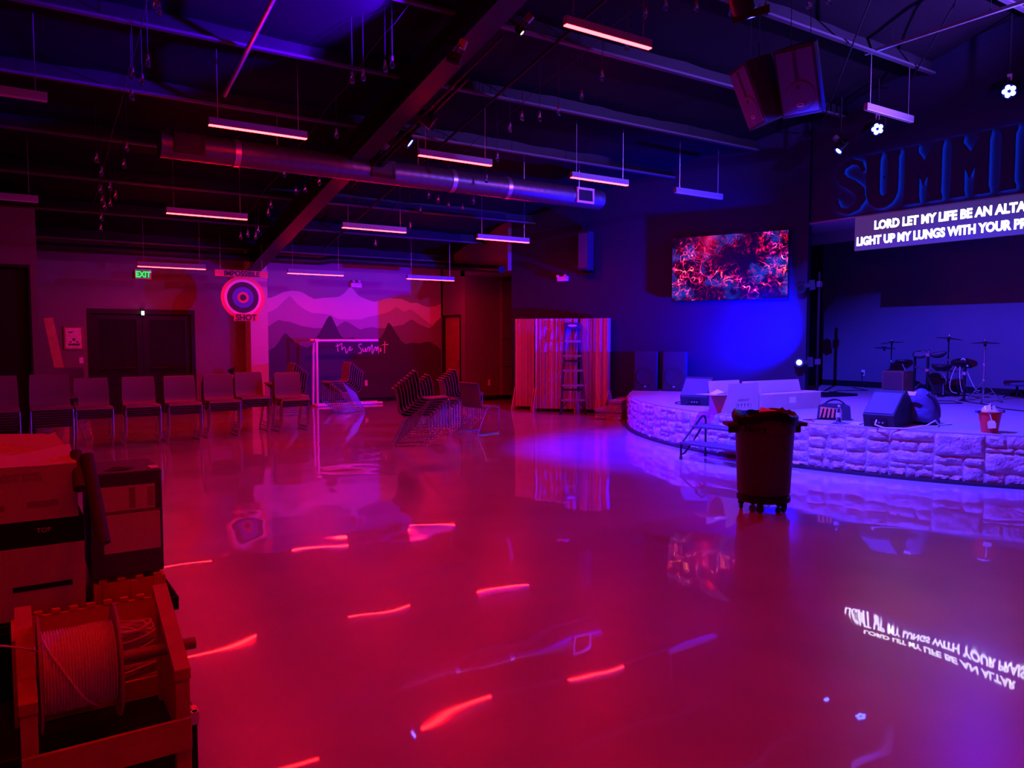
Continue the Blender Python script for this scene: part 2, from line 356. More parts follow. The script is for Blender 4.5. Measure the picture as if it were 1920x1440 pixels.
tube_thing('overhead_pipe', [(9.48, 17.0, 3.36), (9.48, 14.7, 3.12)], .085, STEELD, 'thick dark pipe along the return wall above the red-brown door', 'pipe')
tube_thing('sprinkler_pipe', [(6.0, 4.6, RZ(4.6) - .3), (6.0, 16.6, RZ(16.6) - .3)], .02, STEELD, 'thin dark pipe running up the roof slope right of the big rafter', 'pipe')
tube_thing('conduit_pipe', [(2.55, 7.3, RZ(7.3) - .33), (2.55, 10.6, RZ(10.6) - .33)], .03, ALU, 'bare metal pipe lit blue below the roof at top left', 'pipe')
for i, (a, b_, lab) in enumerate((((8.6, 5.2, RZ(5.2) - .27), (12.0, 8.4, RZ(8.6) - .27), 'thin brace rod crossing the roof above the hanging speakers'),
                                  ((9.6, 4.6, RZ(4.6) - .27), (12.1, 6.9, RZ(6.9) - .27), 'thin brace rod crossing the roof at the top right'))):
    tube_thing('brace_rod', [a, b_], .012, STEELD, lab, 'brace', None, 6)
# strut channel hung under the roof at the top right
t = thing('strut_channel', 'long steel channel hung under the roof at the top right corner', 'channel', (10.6, 5.6, RZ(5.6) - .42))
M().bb(-.02, .02, -1.4, 1.1, -.02, .02).build('channel', ALU, t); 
for y in (-.6, .7): M().tube([(0, y, .02), (0, y, .42)], .005, 6).build('hanger_rod', STEELD, t)
# spiral duct with registers
t = thing('air_duct', 'round spiral metal duct with register openings hung below the roof', 'duct', (1.9, 11.5, 4.22))
m = M(); prof = []
DL = 7.75
m.tube([(x * .05, 0, 0) for x in range(int(DL / .05) + 1)], [.185 if k % 3 else .19 for k in range(int(DL / .05) + 1)], 20)
m.build('duct_tube', DUCT, t)
for x in (.35, 3.2, 7.25):
    fr = M().bb(x - .2, x + .2, -.205, -.17, -.14, -.10).bb(x - .2, x + .2, -.205, -.17, .1, .14).bb(x - .2, x - .165, -.205, -.17, -.1, .1).bb(x + .165, x + .2, -.205, -.17, -.1, .1)
    fr.build('register_frame', WHITEP if x > 6 else STEELD, t); M().bb(x - .165, x + .165, -.195, -.175, -.1, .1).build('register_louvre', BLACK, t)
for x in (1.6, 3.9, 6.0, 7.25): M().tube([(x, 0, .18), (x, 0, RZ(11.5) - 4.22 - .03)], .006, 6).build('hanger_rod', ALU, t)
for x in (1.0, 4.5, 5.6): M().lathe([(.196, -.04), (.196, .04)], (x, 0, 0), 20, rot=Matrix.Rotation(pi / 2, 3, 'Y')).build('joint_band', ALU, t)

# ---------------------------------------------------------------- linear lamps
def linear_lamp(lit):
    t = thing('linear_lamp', '', 'lamp')
    M().bb(-.61, .61, -.032, .032, 0.012, .1).build('housing', mat('lamp_housing_grey', (.3, .28, .3), .5), t, bevel=.003)
    M().bb(-.605, .605, -.028, .028, 0, .012).build('diffuser', REDE if lit else OFFD, t)
    for s in (-.5, .5):
        M().tube([(s, 0, .1), (s, 0, .93)], .004, 6).build('suspension_cable', ALU, t)
    return t
lit = linear_lamp(True); off = linear_lamp(False); ul = uo = False
rows = [('farthest row by the mural', 16.05, 2.92), ('second row from the mural', 12.95, 3.5), ('third row from the mural', 10.0, 4.17), ('nearest row', 6.6, 4.86), ('row over the camera', 3.4, 5.5), ('row behind the camera', .3, 6.15)]
for r, (rn, y, z) in enumerate(rows):
    for c, x in enumerate((-.08, 2.82, 5.66, 8.4, 10.75)):
        if (r, c) in ((0, 0), (0, 4), (1, 4), (3, 0), (3, 1), (3, 3), (4, 2), (4, 3), (5, 3), (4, 4), (5, 4)): continue
        is_off = c in (0, 4) and r < 4; x += {(3, 4): .35}.get((r, c), 0)
        cn = {0: 'cut by the photo edge', 1: 'left of the big rafter', 2: 'just right of the big rafter', 3: 'nearer the television wall', 4: 'right of the lit ones'}[c]
        lab = '%s linear lamp, %s, %s' % ('unlit' if is_off else 'glowing red', rn, cn)
        src = off if is_off else lit
        if (is_off and not uo) or (not is_off and not ul):
            src.location = (x, y, z); src['label'] = lab; src['group'] = 'linear ceiling lamps'
            if is_off: uo = True
            else: ul = True
        else: dup(src, (x, y, z), None, lab, 'linear ceiling lamps')

# ---------------------------------------------------------------- bare bulbs on strings
STR = {'left': 1.42, 'middle': 3.95, 'right': 6.5}
STN = {'left': 'on the cable left of the big rafter', 'middle': 'on the cable along the big rafter', 'right': 'on the cable right of the big rafter'}
for k, x in STR.items():
    tube_thing('string_cable', [(x, y, RZ(y) - .27 - .03 * sin(y * 4)) for y in [5.2 + .4 * i for i in range(26)]], .005, RUBBER, 'thin black bulb cable %s' % {'left': 'left of the big rafter', 'middle': 'hugging the big rafter', 'right': 'right of the big rafter'}[k], 'cable', 'bulb cables', 5)
bulbs = {'left': [8.28, 8.36, 9.34, 9.66, 9.76, 10.14, 11.58, 12.11, 12.03, 12.47, 13.13, 12.99, 13.3, 13.53, 13.65, 13.8, 14.32, 14.84],
         'middle': [8.53, 8.42, 8.9, 8.8, 10.33, 11.58, 11.94, 12.4, 12.3, 13.09, 13.46, 14.34, 14.69, 14.75, 14.6, 11.8],
         'right': [5.48, 5.63, 5.91, 6.09, 6.19, 6.3, 6.5, 7.08, 7.75, 8.25, 8.71, 8.95, 9.02, 9.37, 10.3, 11.09, 12.02, 12.38, 12.33, 12.12, 11.99, 12.68, 13.5, 14.62]}
bx = {'left': [1.37, 1.41, 1.45, 1.34, 1.45, 1.39, 1.51, 1.54, 1.19, 1.29, 1.34, 1.45, 1.56, 1.4, 1.52, 1.46, 1.46, 1.5],
      'middle': [3.88, 3.92, 3.62, 3.72, 3.96, 4.23, 4.29, 4.06, 4.18, 3.86, 3.92, 3.99, 4.04, 3.78, 3.87, 3.69],
      'right': [7.94, 7.8, 7.39, 7.02, 6.57, 6.21, 6.1, 6.35, 6.53, 6.6, 6.56, 6.41, 6.16, 6.19, 6.57, 6.86, 7.16, 7.14, 6.82, 6.5, 6.24, 6.43, 6.63, 6.4]}
b0 = thing('hanging_bulb', '', 'bulb', group='bare hanging bulbs')
M().lathe([(0, -.055), (.014, -.053), (.027, -.04), (.032, -.022), (.03, -.004), (.02, .018), (.014, .034)], n=12).build('glass_bulb', GLASS, b0)
fil = M().tube([(-.012, 0, -.02), (0, 0, .01), (.012, 0, -.02), (0, 0, -.035), (-.012, 0, -.02)], .0015, 4).build('filament', ALU, b0)
M().lathe([(.015, .03), (.017, .035), (.017, .075), (.008, .09), (0, .092)], n=10).build('socket', mat('bulb_socket', (.3, .3, .32), .3, .6), b0)
M().tube([(0, 0, .09), (0, 0, .73)], .004, 5).build('cord', RUBBER, b0)
first = True
for k in bulbs:
    order = sorted(range(len(bulbs[k])), key=lambda i: bulbs[k][i])
    for n_, i in enumerate(order):
        y = bulbs[k][i]; loc = (bx[k][i], y, RZ(y) - .75)
        lab = 'bare bulb %s, %s nearest the camera' % (STN[k], NTH[n_] if n_ else 'the one')
        if first: b0.location = loc; b0['label'] = lab; first = False
        else: dup(b0, loc, None, lab)

# ---------------------------------------------------------------- lighting bar and fixtures on the rafter
tube_thing('lighting_bar', [(5.05, 8.6, RZ(8.6) - .62), (5.05, 11.6, RZ(11.6) - .62)], .024, STEELD, 'steel lighting bar clamped along the right side of the big rafter', 'bar')
tube_thing('cable_conduit', [(4.92, 7.6, RZ(7.6) - .66), (4.92, 12.2, RZ(12.2) - .66)], .018, STEELD, 'cable conduit fixed under the big rafter beside the lighting bar', 'conduit')
def can(label, loc, aim, led=None, r=.1, ln=.24, name='stage_light', n_led=5):
    q = (Vector(aim) - Vector(loc)).to_track_quat('-Z', 'Y')
    t = thing(name, label, 'stage light', loc, group='stage lights')
    t.rotation_euler = q.to_euler()
    M().lathe([(0, ln), (r * .8, ln), (r, ln * .8), (r, .0), (r * .94, .0), (r * .94, .02), (0, .02)], n=20).build('body', BLACK, t)
    if led:
        for k in range(n_led):
            a = 2 * pi * k / n_led; rr = r * .55 if n_led > 1 else 0
            M().lathe([(0, .004), (r * (.34 if n_led > 1 else .6), .006), (r * (.34 if n_led > 1 else .6), .019)], (rr * cos(a), rr * sin(a), 0), 12).build('led_lens', led, t)
    M().tube(bend([(-r - .01, 0, ln * .5), (-r - .02, .14, ln * .5 + .02), (r + .02, .14, ln * .5 + .02), (r + .01, 0, ln * .5)], .03), .01, 6).build('yoke', BLACK, t)
    M().bb(-.03, .03, .13, .22, ln * .5 - .02, ln * .5 + .06).build('clamp', ALU, t)
    return t
can('black stage light on the rafter bar, nearer one aimed at the stage', (5.1, 9.62, 4.53), (9.2, 6.0, .5))
can('black stage light on the rafter bar, middle one with a lit blue edge', (5.1, 10.35, 4.42), (9.4, 8, .5), LEDB, .09, .22, n_led=1)
can('black stage light on the rafter bar, farthest one', (5.1, 11.2, 4.32), (9.4, 8.6, .4))
t = can('big stage light on the rafter over the camera, with an added light-blocking plate, aimed at the stage', MAIN, (10.2, 6.2, .5), None, .11, .26)
t['label'] = 'black stage light with an added light-blocking plate hung left of the two loudspeakers'
tube_thing('drop_pipe', [(6.24, 5.28, 4.97), (6.24, 5.28, RZ(5.28) - .06)], .015, STEELD, 'dark drop pipe holding the stage light left of the loudspeakers', 'pipe', None, 6)
fd = Vector((3.9, .9, 0)).normalized(); el = rad(-11.5); sd = Vector((-fd.y, fd.x, 0)); P = Vector(MAIN)
qs = [P + (fd * cos(e) + Vector((0, 0, sin(e)))) * .15 + sd * k for e, k in ((el, -.2), (el, .2), (rad(20), .2), (rad(20), -.2))]
mi = t.matrix_basis.inverted(); up_ = (fd * .004)
M().add([mi @ v for v in qs] + [mi @ (v + up_) for v in qs], [(0, 1, 2, 3), (4, 7, 6, 5), (0, 4, 5, 1), (1, 5, 6, 2), (2, 6, 7, 3), (3, 7, 4, 0)]).build('added_light_block', BLACK, t)  # added plate that keeps this light off the stage header
can('small white spotlight glowing under the roof right of the big rafter', (5.3, 7.75, 5.2), (6.5, 6.6, 3.5), WHITEE, .045, .1, n_led=1)
can('small black uplight clamped left of the big rafter', (4.25, 7.66, 4.70), (3.0, 8.8, 5.44), None, .07, .15)
can('blue LED can over the stage, second from the right', (11.85, 7.24, 4.93), (4.5, 2.2, 1.6), LEDB)
can('blue LED can over the stage, leftmost and smallest glow', (11.8, 7.9, 4.7), (9.3, 9.6, 1.5), LEDB, .085, .22, n_led=1)
can('blue LED can over the stage, rightmost and highest', (11.95, 5.35, 5.05), (4.5, 1.8, 1.6), LEDB)
for loc, aim in (((11.75, 7.2, 4.9), (4.5, 12.5, 0)), ((11.8, 5.3, 5.05), (6.0, 8.5, 0))):
    tt = [o for o in C.objects if o.name.startswith('stage_light') and not o.parent and (o.location - Vector(loc)).length < .2][0]
    fd = Vector((aim[0] - loc[0], aim[1] - loc[1], 0)).normalized(); sd = Vector((-fd.y, fd.x, 0)); P = Vector(loc); bpy.context.view_layer.update(); mi = tt.matrix_basis.inverted()
    qs = [P + (fd * cos(e) + Vector((0, 0, sin(e)))) * .16 + sd * k for e, k in ((rad(-5), -.2), (rad(-5), .2), (rad(40), .16), (rad(40), -.16))]
    M().add([mi @ v for v in qs] + [mi @ (v + fd * .003) for v in qs], [(0, 1, 2, 3), (4, 7, 6, 5), (0, 4, 5, 1), (1, 5, 6, 2), (2, 6, 7, 3), (3, 7, 4, 0)]).build('added_can_block', BLACK, tt)  # added plate that keeps the can's light off the roof steel
for loc, lab in (((11.88, 7.26, 5.07), 'short steel drop pipe holding the second blue LED can'), ((11.83, 7.88, 4.84), 'short steel drop pipe holding the leftmost blue LED can'), ((11.98, 5.37, 5.19), 'short steel drop pipe holding the rightmost blue LED can')):
    tube_thing('drop_pipe', [loc, (loc[0], loc[1], RZ(loc[1]) - .05)], .015, STEELD, lab, 'pipe', None, 6)

# ---------------------------------------------------------------- hanging loudspeakers
def cabinet(t, w, h, d, logo=True, horn=True):
    """front at y=-d/2 facing -Y, centred at origin; trapezoid plan"""
    plan = [(-w / 2, -d / 2), (w / 2, -d / 2), (w / 2, -d / 4), (w * .3, d / 2), (-w * .3, d / 2), (-w / 2, -d / 4)]
    M().prism(plan, -h / 2, h / 2, lambda u, v, z: (u, v, z)).build('cabinet', SPK, t, bevel=.012)
    y = -d / 2
    M().bb(-w / 2 + .025, w / 2 - .025, y - .012, y + .002, -h / 2 + .03, h / 2 - .03).build('grille', GRILL, t, bevel=.006)
    M().lathe([(.0, .006), (w * .14, .004), (w * .2, .0), (w * .33, .012), (w * .36, .006), (w * .37, 0)], (.03 * w, y - .012, -h * .2), 28, rot=Matrix.Rotation(pi / 2, 3, 'X')).build('woofer', GRILL, t)
    M().bb(-.02, .02, y - .018, y - .01, -h * .1, h / 2 - .05).build('horn_bar', SPK, t)
    if logo:
        b_ = M().bb(-.038, .038, y - .016, y - .0125, -h * .41, -h * .41 + .076).build('badge', BLACK, t)
        M().bb(-.038, .038, y - .019, y - .0165, -h * .41, -h * .41 + .006).bb(-.038, .038, y - .019, y - .0165, -h * .41 + .07, -h * .41 + .076).bb(-.038, -.032, y - .019, y - .0165, -h * .41 + .006, -h * .41 + .07).bb(.032, .038, y - .019, y - .0165, -h * .41 + .006, -h * .41 + .07).build('badge_border', PAPER, b_)
        text_obj('badge_letters', 'EV', .05, PAPER, b_, .001, .0015, 'CENTER', mw=frame((0, y - .018, -h * .41 + .02), (1, 0, 0), (0, 0, 1)))
for (lab, loc, az, pt, rl, w_, h_) in (('right one of the two loudspeakers hung from the roof', (8.15, 6.02, 4.68), 254.7, 24.7, .6, .49, .80),
                                  ('left one of the two loudspeakers hung from the roof, turned away', (7.97, 6.62, 4.62), 294.3, 23, 4.3, .46, .77)):
    f_ = Vector((sin(rad(az)) * cos(rad(pt)), cos(rad(az)) * cos(rad(pt)), -sin(rad(pt))))
    q = f_.to_track_quat('-Y', 'Z')
    t = thing('hanging_speaker', lab, 'loudspeaker', Vector(loc) - f_ * .2, group='hanging loudspeakers'); t.rotation_euler = q.to_euler()
    cabinet(t, w_, h_, .42)
    base = Vector(loc) - f_ * .2
    for s in (-.12, .12):
        top = q.to_matrix() @ Vector((s, .05, h_ / 2)); up = q.to_matrix().inverted() @ (Vector((0, 0, RZ(base.y) - .2)) - Vector((0, 0, base.z + top.z)))
        M().tube([Vector((s, .05, h_ / 2)), Vector((s, .05, h_ / 2)) + up], .005, 6).build('hanging_chain', STEELD, t)

# ---------------------------------------------------------------- television on the angled wall
ax = WD; 
tvc = wl(5.0, .1, 2.92)
t = thing('television', 'big wall television showing red and blue glowing filaments', 'television', tvc, WANG)   # local x along wall, -y out of wall? see sign
m4 = Matrix.Rotation(-WANG, 3, 'Z'); on = m4 @ WN; sy = -1 if on.y < 0 else 1
TW, TH = 2.21, 1.22
M().bb(-TW / 2 - .015, TW / 2 + .015, sy * -.04, sy * .02, -TH / 2 - .015, TH / 2 + .015).build('bezel', BLACK, t, bevel=.004)
TVM = bpy.data.materials.new('filament_video'); TVM.use_nodes = True; nt = TVM.node_tree; b = nt.nodes['Principled BSDF']; N = nt.nodes.new; Lk = nt.links.new
b.inputs['Base Color'].default_value = (.01, .01, .01, 1); b.inputs['Roughness'].default_value = .12
tc = N('ShaderNodeTexCoord'); wn = N('ShaderNodeTexNoise'); wn.inputs['Scale'].default_value = 3; wn.inputs['Detail'].default_value = 6
mp = N('ShaderNodeVectorMath'); mp.operation = 'MULTIPLY_ADD'; mp.inputs[1].default_value = (.55, .55, .55)
Lk(tc.outputs['Object'], wn.inputs['Vector']); Lk(wn.outputs['Color'], mp.inputs[0]); Lk(tc.outputs['Object'], mp.inputs[2])
def ridge(scale, width, vec):
    v = N('ShaderNodeTexVoronoi'); v.feature = 'DISTANCE_TO_EDGE'; v.inputs['Scale'].default_value = scale; Lk(vec, v.inputs['Vector'])
    r = N('ShaderNodeMapRange'); r.inputs[1].default_value = 0; r.inputs[2].default_value = width; r.inputs[3].default_value = 1; r.inputs[4].default_value = 0
    r.interpolation_type = 'SMOOTHSTEP'; Lk(v.outputs['Distance'], r.inputs[0]); return r.outputs[0]
def mth(op, a, b_):
    n = N('ShaderNodeMath'); n.operation = op
    for i, q in enumerate((a, b_)):
        if isinstance(q, (int, float)): n.inputs[i].default_value = q
        else: Lk(q, n.inputs[i])
    return n.outputs[0]
def noise(scale, off, det=4, lo=.45, hi=.65):
    a = N('ShaderNodeVectorMath'); a.operation = 'ADD'; a.inputs[1].default_value = (off, off * .7, off * .3); Lk(tc.outputs['Object'], a.inputs[0])
    n = N('ShaderNodeTexNoise'); n.inputs['Scale'].default_value = scale; n.inputs['Detail'].default_value = det; Lk(a.outputs[0], n.inputs['Vector'])
    r = N('ShaderNodeMapRange'); r.inputs[1].default_value = lo; r.inputs[2].default_value = hi; Lk(n.outputs['Fac'], r.inputs[0]); return r.outputs[0]
r1 = ridge(4.2, .07, mp.outputs[0]); r2 = ridge(12, .12, mp.outputs[0])
fine = mth('ADD', mth('MULTIPLY', mth('MULTIPLY', r1, noise(9, 3, 5, .38, .62)), 1.0), mth('MULTIPLY', mth('MULTIPLY', r2, noise(14, 5, 6, .4, .65)), .7))
redm = mth('MULTIPLY', fine, noise(2.2, 2.3, 4, .36, .58)); redp = mth('POWER', redm, 1.6)
blum = mth('MULTIPLY', noise(2.6, 9.1, 5, .54, .8), .35); blum2 = mth('ADD', blum, mth('MULTIPLY', mth('MULTIPLY', fine, noise(1.6, 14, 3, .55, .7)), .5))
cb = N('ShaderNodeCombineColor')
Lk(mth('ADD', mth('MULTIPLY', redp, 1.2), .002), cb.inputs[0]); Lk(mth('ADD', mth('MULTIPLY', mth('POWER', redm, 6), .12), mth('MULTIPLY', blum, .07)), cb.inputs[1]); Lk(mth('ADD', mth('MULTIPLY', redp, .12), blum2), cb.inputs[2])
Lk(cb.outputs[0], b.inputs['Emission Color']); b.inputs['Emission Strength'].default_value = 2.2
scr = M().bb(-TW / 2, TW / 2, sy * .02, sy * .026, -TH / 2, TH / 2).build('screen', TVM, t)
M().bb(-.3, .3, sy * -.1, sy * -.04, -.2, .2).build('wall_mount', STEELD, t)
# emergency light and column speaker on the same wall
t = thing('emergency_light', 'white twin-head emergency light on the dark wall above the striped flats', 'emergency light', wl(1.36, .03, 2.86), WANG)
M().bb(-.13, .13, sy * -.03, sy * .04, -.055, .05).build('housing', WHITEP, t, bevel=.01)
for s in (-.09, .09): M().lathe([(0, .0), (.03, .0), (.034, .02), (.03, .045), (0, .05)], (s, sy * .045, .05), 14, rot=Matrix.Rotation(-sy * pi / 2, 3, 'X')).build('lamp_head', WHITEP, t)
t = thing('wall_speaker', 'tall dark column speaker high on the dark wall left of the television', 'speaker', wl(1.98, .16, 3.4), WANG)
M().bb(-.13, .13, sy * -.12, sy * .12, -.4, .4).build('cabinet', SPK, t, bevel=.01); M().bb(-.1, .1, sy * .12, sy * .128, -.36, .36).build('grille', GRILL, t)
M().bb(-.15, .15, sy * -.16, sy * .1, -.5, -.48).bb(-.15, .15, sy * -.16, sy * -.14, -.48, -.36).build('shelf_bracket', STEELD, t)

# ---------------------------------------------------------------- SUMMIT letters and lyric screen on the header
XH = 12.2; LZ0, LH = 3.71, .9
def hy(u): return 8.204 - u
def stem(u0, u1, sr=.03, sh=.09): return [(u0 - sr, 0), (u1 + sr, 0), (u1 + sr, .05), (u1, sh + .03), (u1, LH - sh - .03), (u1 + sr, LH - .05), (u1 + sr, LH), (u0 - sr, LH), (u0 - sr, LH - .05), (u0, LH - sh - .03), (u0, sh + .03), (u0 - sr, .05)]
def Mpoly(u0, a, b_, u1):
    m_ = (a + b_) / 2; e = .02
    return [(u0 - e, 0), (a + e, 0), (a, .1), (a, .44), (m_, .26), (b_, .44), (b_, .1), (b_ - e, 0), (u1 + e, 0), (u1 + e, .05), (u1, .12), (u1, LH - .12), (u1 + e, LH - .05), (u1 + e, LH), (b_ + .02, LH), (b_ + .03, LH - .1), (m_ + .01, LH - .26), (a - .03, LH - .1), (a - .02, LH), (u0 - e, LH), (u0 - e, LH - .05), (u0, LH - .12), (u0, .12), (u0 - e, .05)]
def Sband():
    cl = [(.56, .66), (.50, .80), (.34, .86), (.17, .80), (.12, .67), (.20, .55), (.36, .46), (.50, .34), (.53, .2), (.44, .08), (.28, .03), (.11, .09), (.05, .25)]
    wd = [.05, .07, .08, .1, .13, .14, .14, .14, .13, .1, .08, .07, .05]
    Lp, Rp = [], []
    for i, p in enumerate(cl):
        q0, q1 = Vector(cl[max(i - 1, 0)]), Vector(cl[min(i + 1, len(cl) - 1)]); t_ = (q1 - q0).normalized(); n_ = Vector((-t_.y, t_.x)); ww = wd[i] * .62
        Lp.append(Vector(p) + n_ * ww); Rp.append(Vector(p) - n_ * ww)
    return [tuple(v) for v in Lp] + [tuple(v) for v in Rp[::-1]]
def Upoly(u0, a, b_, u1):
    e = .025; out = [(u0 - e, LH), (u0 - e, LH - .05), (u0, LH - .12), (u0, .3)]
    c = (u0 + u1) / 2
    out += [(c + (u0 - c) * cos(k * pi / 10), .3 - .3 * sin(k * pi / 10)) for k in range(1, 10)]
    out += [(u1, .3), (u1, LH - .12), (u1 + e, LH - .05), (u1 + e, LH), (b_ - e, LH), (b_ - e, LH - .05), (b_, LH - .12), (b_, .3)]
    out += [((a + b_) / 2 + (b_ - (a + b_) / 2) * cos(k * pi / 8), .3 - .1 * sin(k * pi / 8)) for k in range(1, 8)]
    return out + [(a, .3), (a, LH - .12), (a + e, LH - .05), (a + e, LH)]
Tp = [(3.5, 0), (3.22, 0), (3.22, .05), (3.25, .1), (3.25, LH - .17), (3.12, LH - .17), (3.02, LH - .28), (2.98, LH - .28), (3.0, LH), (3.74, LH), (3.76, LH - .28), (3.72, LH - .28), (3.62, LH - .17), (3.47, LH - .17), (3.47, .1), (3.5, .05)]
letters = [('S', Sband(), 'dark raised letter S, first in the big SUMMIT sign over the stage'), ('U', Upoly(.62, .845, .985, 1.16), 'dark raised letter U in the big SUMMIT sign over the stage'),
           ('M', Mpoly(1.275, 1.503, 1.642, 1.846), 'dark raised letter M after the U in the big SUMMIT sign'), ('M', Mpoly(2.0, 2.187, 2.341, 2.53), 'dark raised letter M before the I in the big SUMMIT sign'),
           ('I', stem(2.70, 2.875), 'dark raised letter I in the big SUMMIT sign over the stage'), ('T', Tp, 'dark raised letter T at the right edge of the SUMMIT sign')]
for nm, poly, lab in letters:
    u0 = min(p[0] for p in poly); t = thing('sign_letter', lab, 'letter', (XH, hy(u0), LZ0), group='SUMMIT sign letters')
    pp = [(u - u0, v) for u, v in poly]
    M().prism(pp, -.075, -.045, lambda u, v, d: (d, -u, v)).build('letter_face', DARK, t)
    M().prism(pp, -.0448, -.036, lambda u, v, d: (d, -u, v), 0, 1).build('halo_light', [HALO, DARK], t)
    um = sum(p[0] for p in pp) / len(pp)
    M().bb(-.036, 0, -(um) - .01, -(um) + .01, .5, .52).build('standoff', STEELD, t)
t = thing('lyric_screen', 'long screen with bright white lyrics under the big SUMMIT sign', 'screen', (XH - .03, 7.78, 3.06))
M().bb(-.02, .03, -6, 0, 0, .56).build('panel', LEDP, t)
MW = lambda y, z: frame((-.022, y, z), (0, -1, 0), (0, 0, 1))
text_obj('lyric_line', 'LORD LET MY LIFE BE AN ALTAR', .19, LEDW, t, .002, .0075, sx=.855, mw=MW(-.345, .325), spacing=1.0)
text_obj('lyric_line', 'LIGHT UP MY LUNGS WITH YOUR PRAISE', .19, LEDW, t, .002, .0075, sx=.82, mw=MW(-.035, .085), spacing=1.0)

# ---------------------------------------------------------------- stacking chairs
c0 = thing('stacking_chair', '', 'chair', (0, 0, 0))
def sheet(prof, w, th, curve):
    """prof: (y,z) centre line; extruded across x with thickness, edges curved forward"""
    m = M(); n = len(prof); nx = 8
    for side in (0, 1):
        vs = []
        for i, (y, z) in enumerate(prof):
            t0 = Vector(prof[min(i + 1, n - 1)]) - Vector(prof[max(i - 1, 0)]); t0.normalize(); nn = Vector((-t0.y, t0.x))
            for k in range(nx + 1):
                u = k / nx * 2 - 1; ww = w[i] if isinstance(w, list) else w
                vs.append((u * ww / 2, y + nn.x * th * (side - .5) - curve * u * u * .5, z + nn.y * th * (side - .5)))
        m.add(vs, [(i * (nx + 1) + k, i * (nx + 1) + k + 1, (i + 1) * (nx + 1) + k + 1, (i + 1) * (nx + 1) + k) for i in range(n - 1) for k in range(nx)], 0, True)
    q = n * (nx + 1); e = []
    for i in range(n - 1):
        for k in (0, nx): e.append((i * (nx + 1) + k, (i + 1) * (nx + 1) + k, q + (i + 1) * (nx + 1) + k, q + i * (nx + 1) + k))
    for i in (0, n - 1):
        for k in range(nx): e.append((i * (nx + 1) + k, i * (nx + 1) + k + 1, q + i * (nx + 1) + k + 1, q + i * (nx + 1) + k))
    m.f += e; m.mi += [0] * len(e); m.sm += [False] * len(e)
    return m
sheet([(-.235, .425), (-.225, .445), (-.19, .455), (-.05, .448), (.1, .442), (.17, .448)], .47, .016, 0).build('seat', CHAIR, c0)
sheet([(.17, .448), (.205, .465), (.225, .505), (.234, .58), (.247, .71), (.28, .842), (.295, .85), (.317, .842)], [.44, .455, .46, .46, .455, .44, .435, .43], .014, .03).build('backrest', CHAIR, c0)
for s in (-.232, .232):
    M().tube(bend([(s * .9, -.15, .437), (s, -.205, .435), (s, -.21, .009), (s, .30, .009), (s, .08, .432), (s * .92, -.02, .434)], .028, 3), .009, 7).build('leg_frame', CHROME, c0)
M().tube([(-.21, -.175, .436), (.21, -.175, .436)], .007, 6).build('crossbar', CHROME, c0)
M().tube([(-.225, .085, .425), (.225, .085, .425)], .007, 6).build('crossbar', CHROME, c0)
chair_used = False
CN = {1: ['{0}']}
def chair_stack(x, y, n, az, where, group, step=(.043, .036)):
    global chair_used
    th = pi - rad(az); f_ = Vector((sin(th), -cos(th), 0))
    for k in range(n):
        loc = Vector((x, y, 0)) + f_ * step[0] * k + Vector((0, 0, step[1] * k))
        nm = 'lowest' if k == 0 else 'topmost' if k == n - 1 else ORD[k] + ' up' if k <= (n - 1) / 2 else NTH[n - 1 - k] + ' from top'
        if n == 1: lab = where
        else: lab = '%s chair in %s' % (nm, where)
        if not chair_used: c0.location = loc; c0.rotation_euler = (0, 0, th); c0['label'] = lab; c0['group'] = group; chair_used = True
        else: dup(c0, loc, th, lab, group)
ROWG = 'stacked chairs in the long row by the left wall'
for x, y, n, wh in ((-.05, 11.75, 8, 'the row stack cut by the left edge'), (.53, 11.85, 8, 'the row stack second from the left edge'),
                    (1.10, 12.75, 5, 'the row stack third from the left edge'), (1.73, 12.75, 5, 'the row stack below the left half of the doors'),
                    (2.31, 12.75, 5, 'the row stack below the right end of the doors'), (2.93, 12.95, 5, 'the row stack third from its right end'),
                    (3.53, 13.4, 5, 'the row stack second from its right end'), (4.12, 13.1, 4, 'the right end stack of the row')):
    chair_stack(x, y, n, 180, wh, ROWG, (.043, .036))
chair_stack(.86, 13.35, 9, 196, 'the tall stack half hidden behind the row at left', 'chair stacks behind the row')
chair_stack(4.33, 13.75, 4, 180, 'the low stack behind the right end of the row', 'chair stacks behind the row')
chair_stack(5.0, 15.75, 7, 270, 'the stack by the wall column, backs to the right', 'chair stacks by the mural')
chair_stack(6.15, 15.6, 7, 270, 'the stack before the white pipe frame', 'chair stacks by the mural')
RG = 'chair stacks in the middle of the hall'
chair_stack(5.10, 10.33, 8, 111, 'the nearest mid-hall stack, backs to the left', RG)
chair_stack(5.86, 11.12, 5, 108, 'the mid-hall stack just behind the nearest one', RG)
chair_stack(6.68, 11.85, 6, 105, 'the mid-hall stack farthest from the camera', RG)
chair_stack(6.66, 10.98, 1, 77, 'lone grey chair on the floor right of the mid-hall stacks', RG)

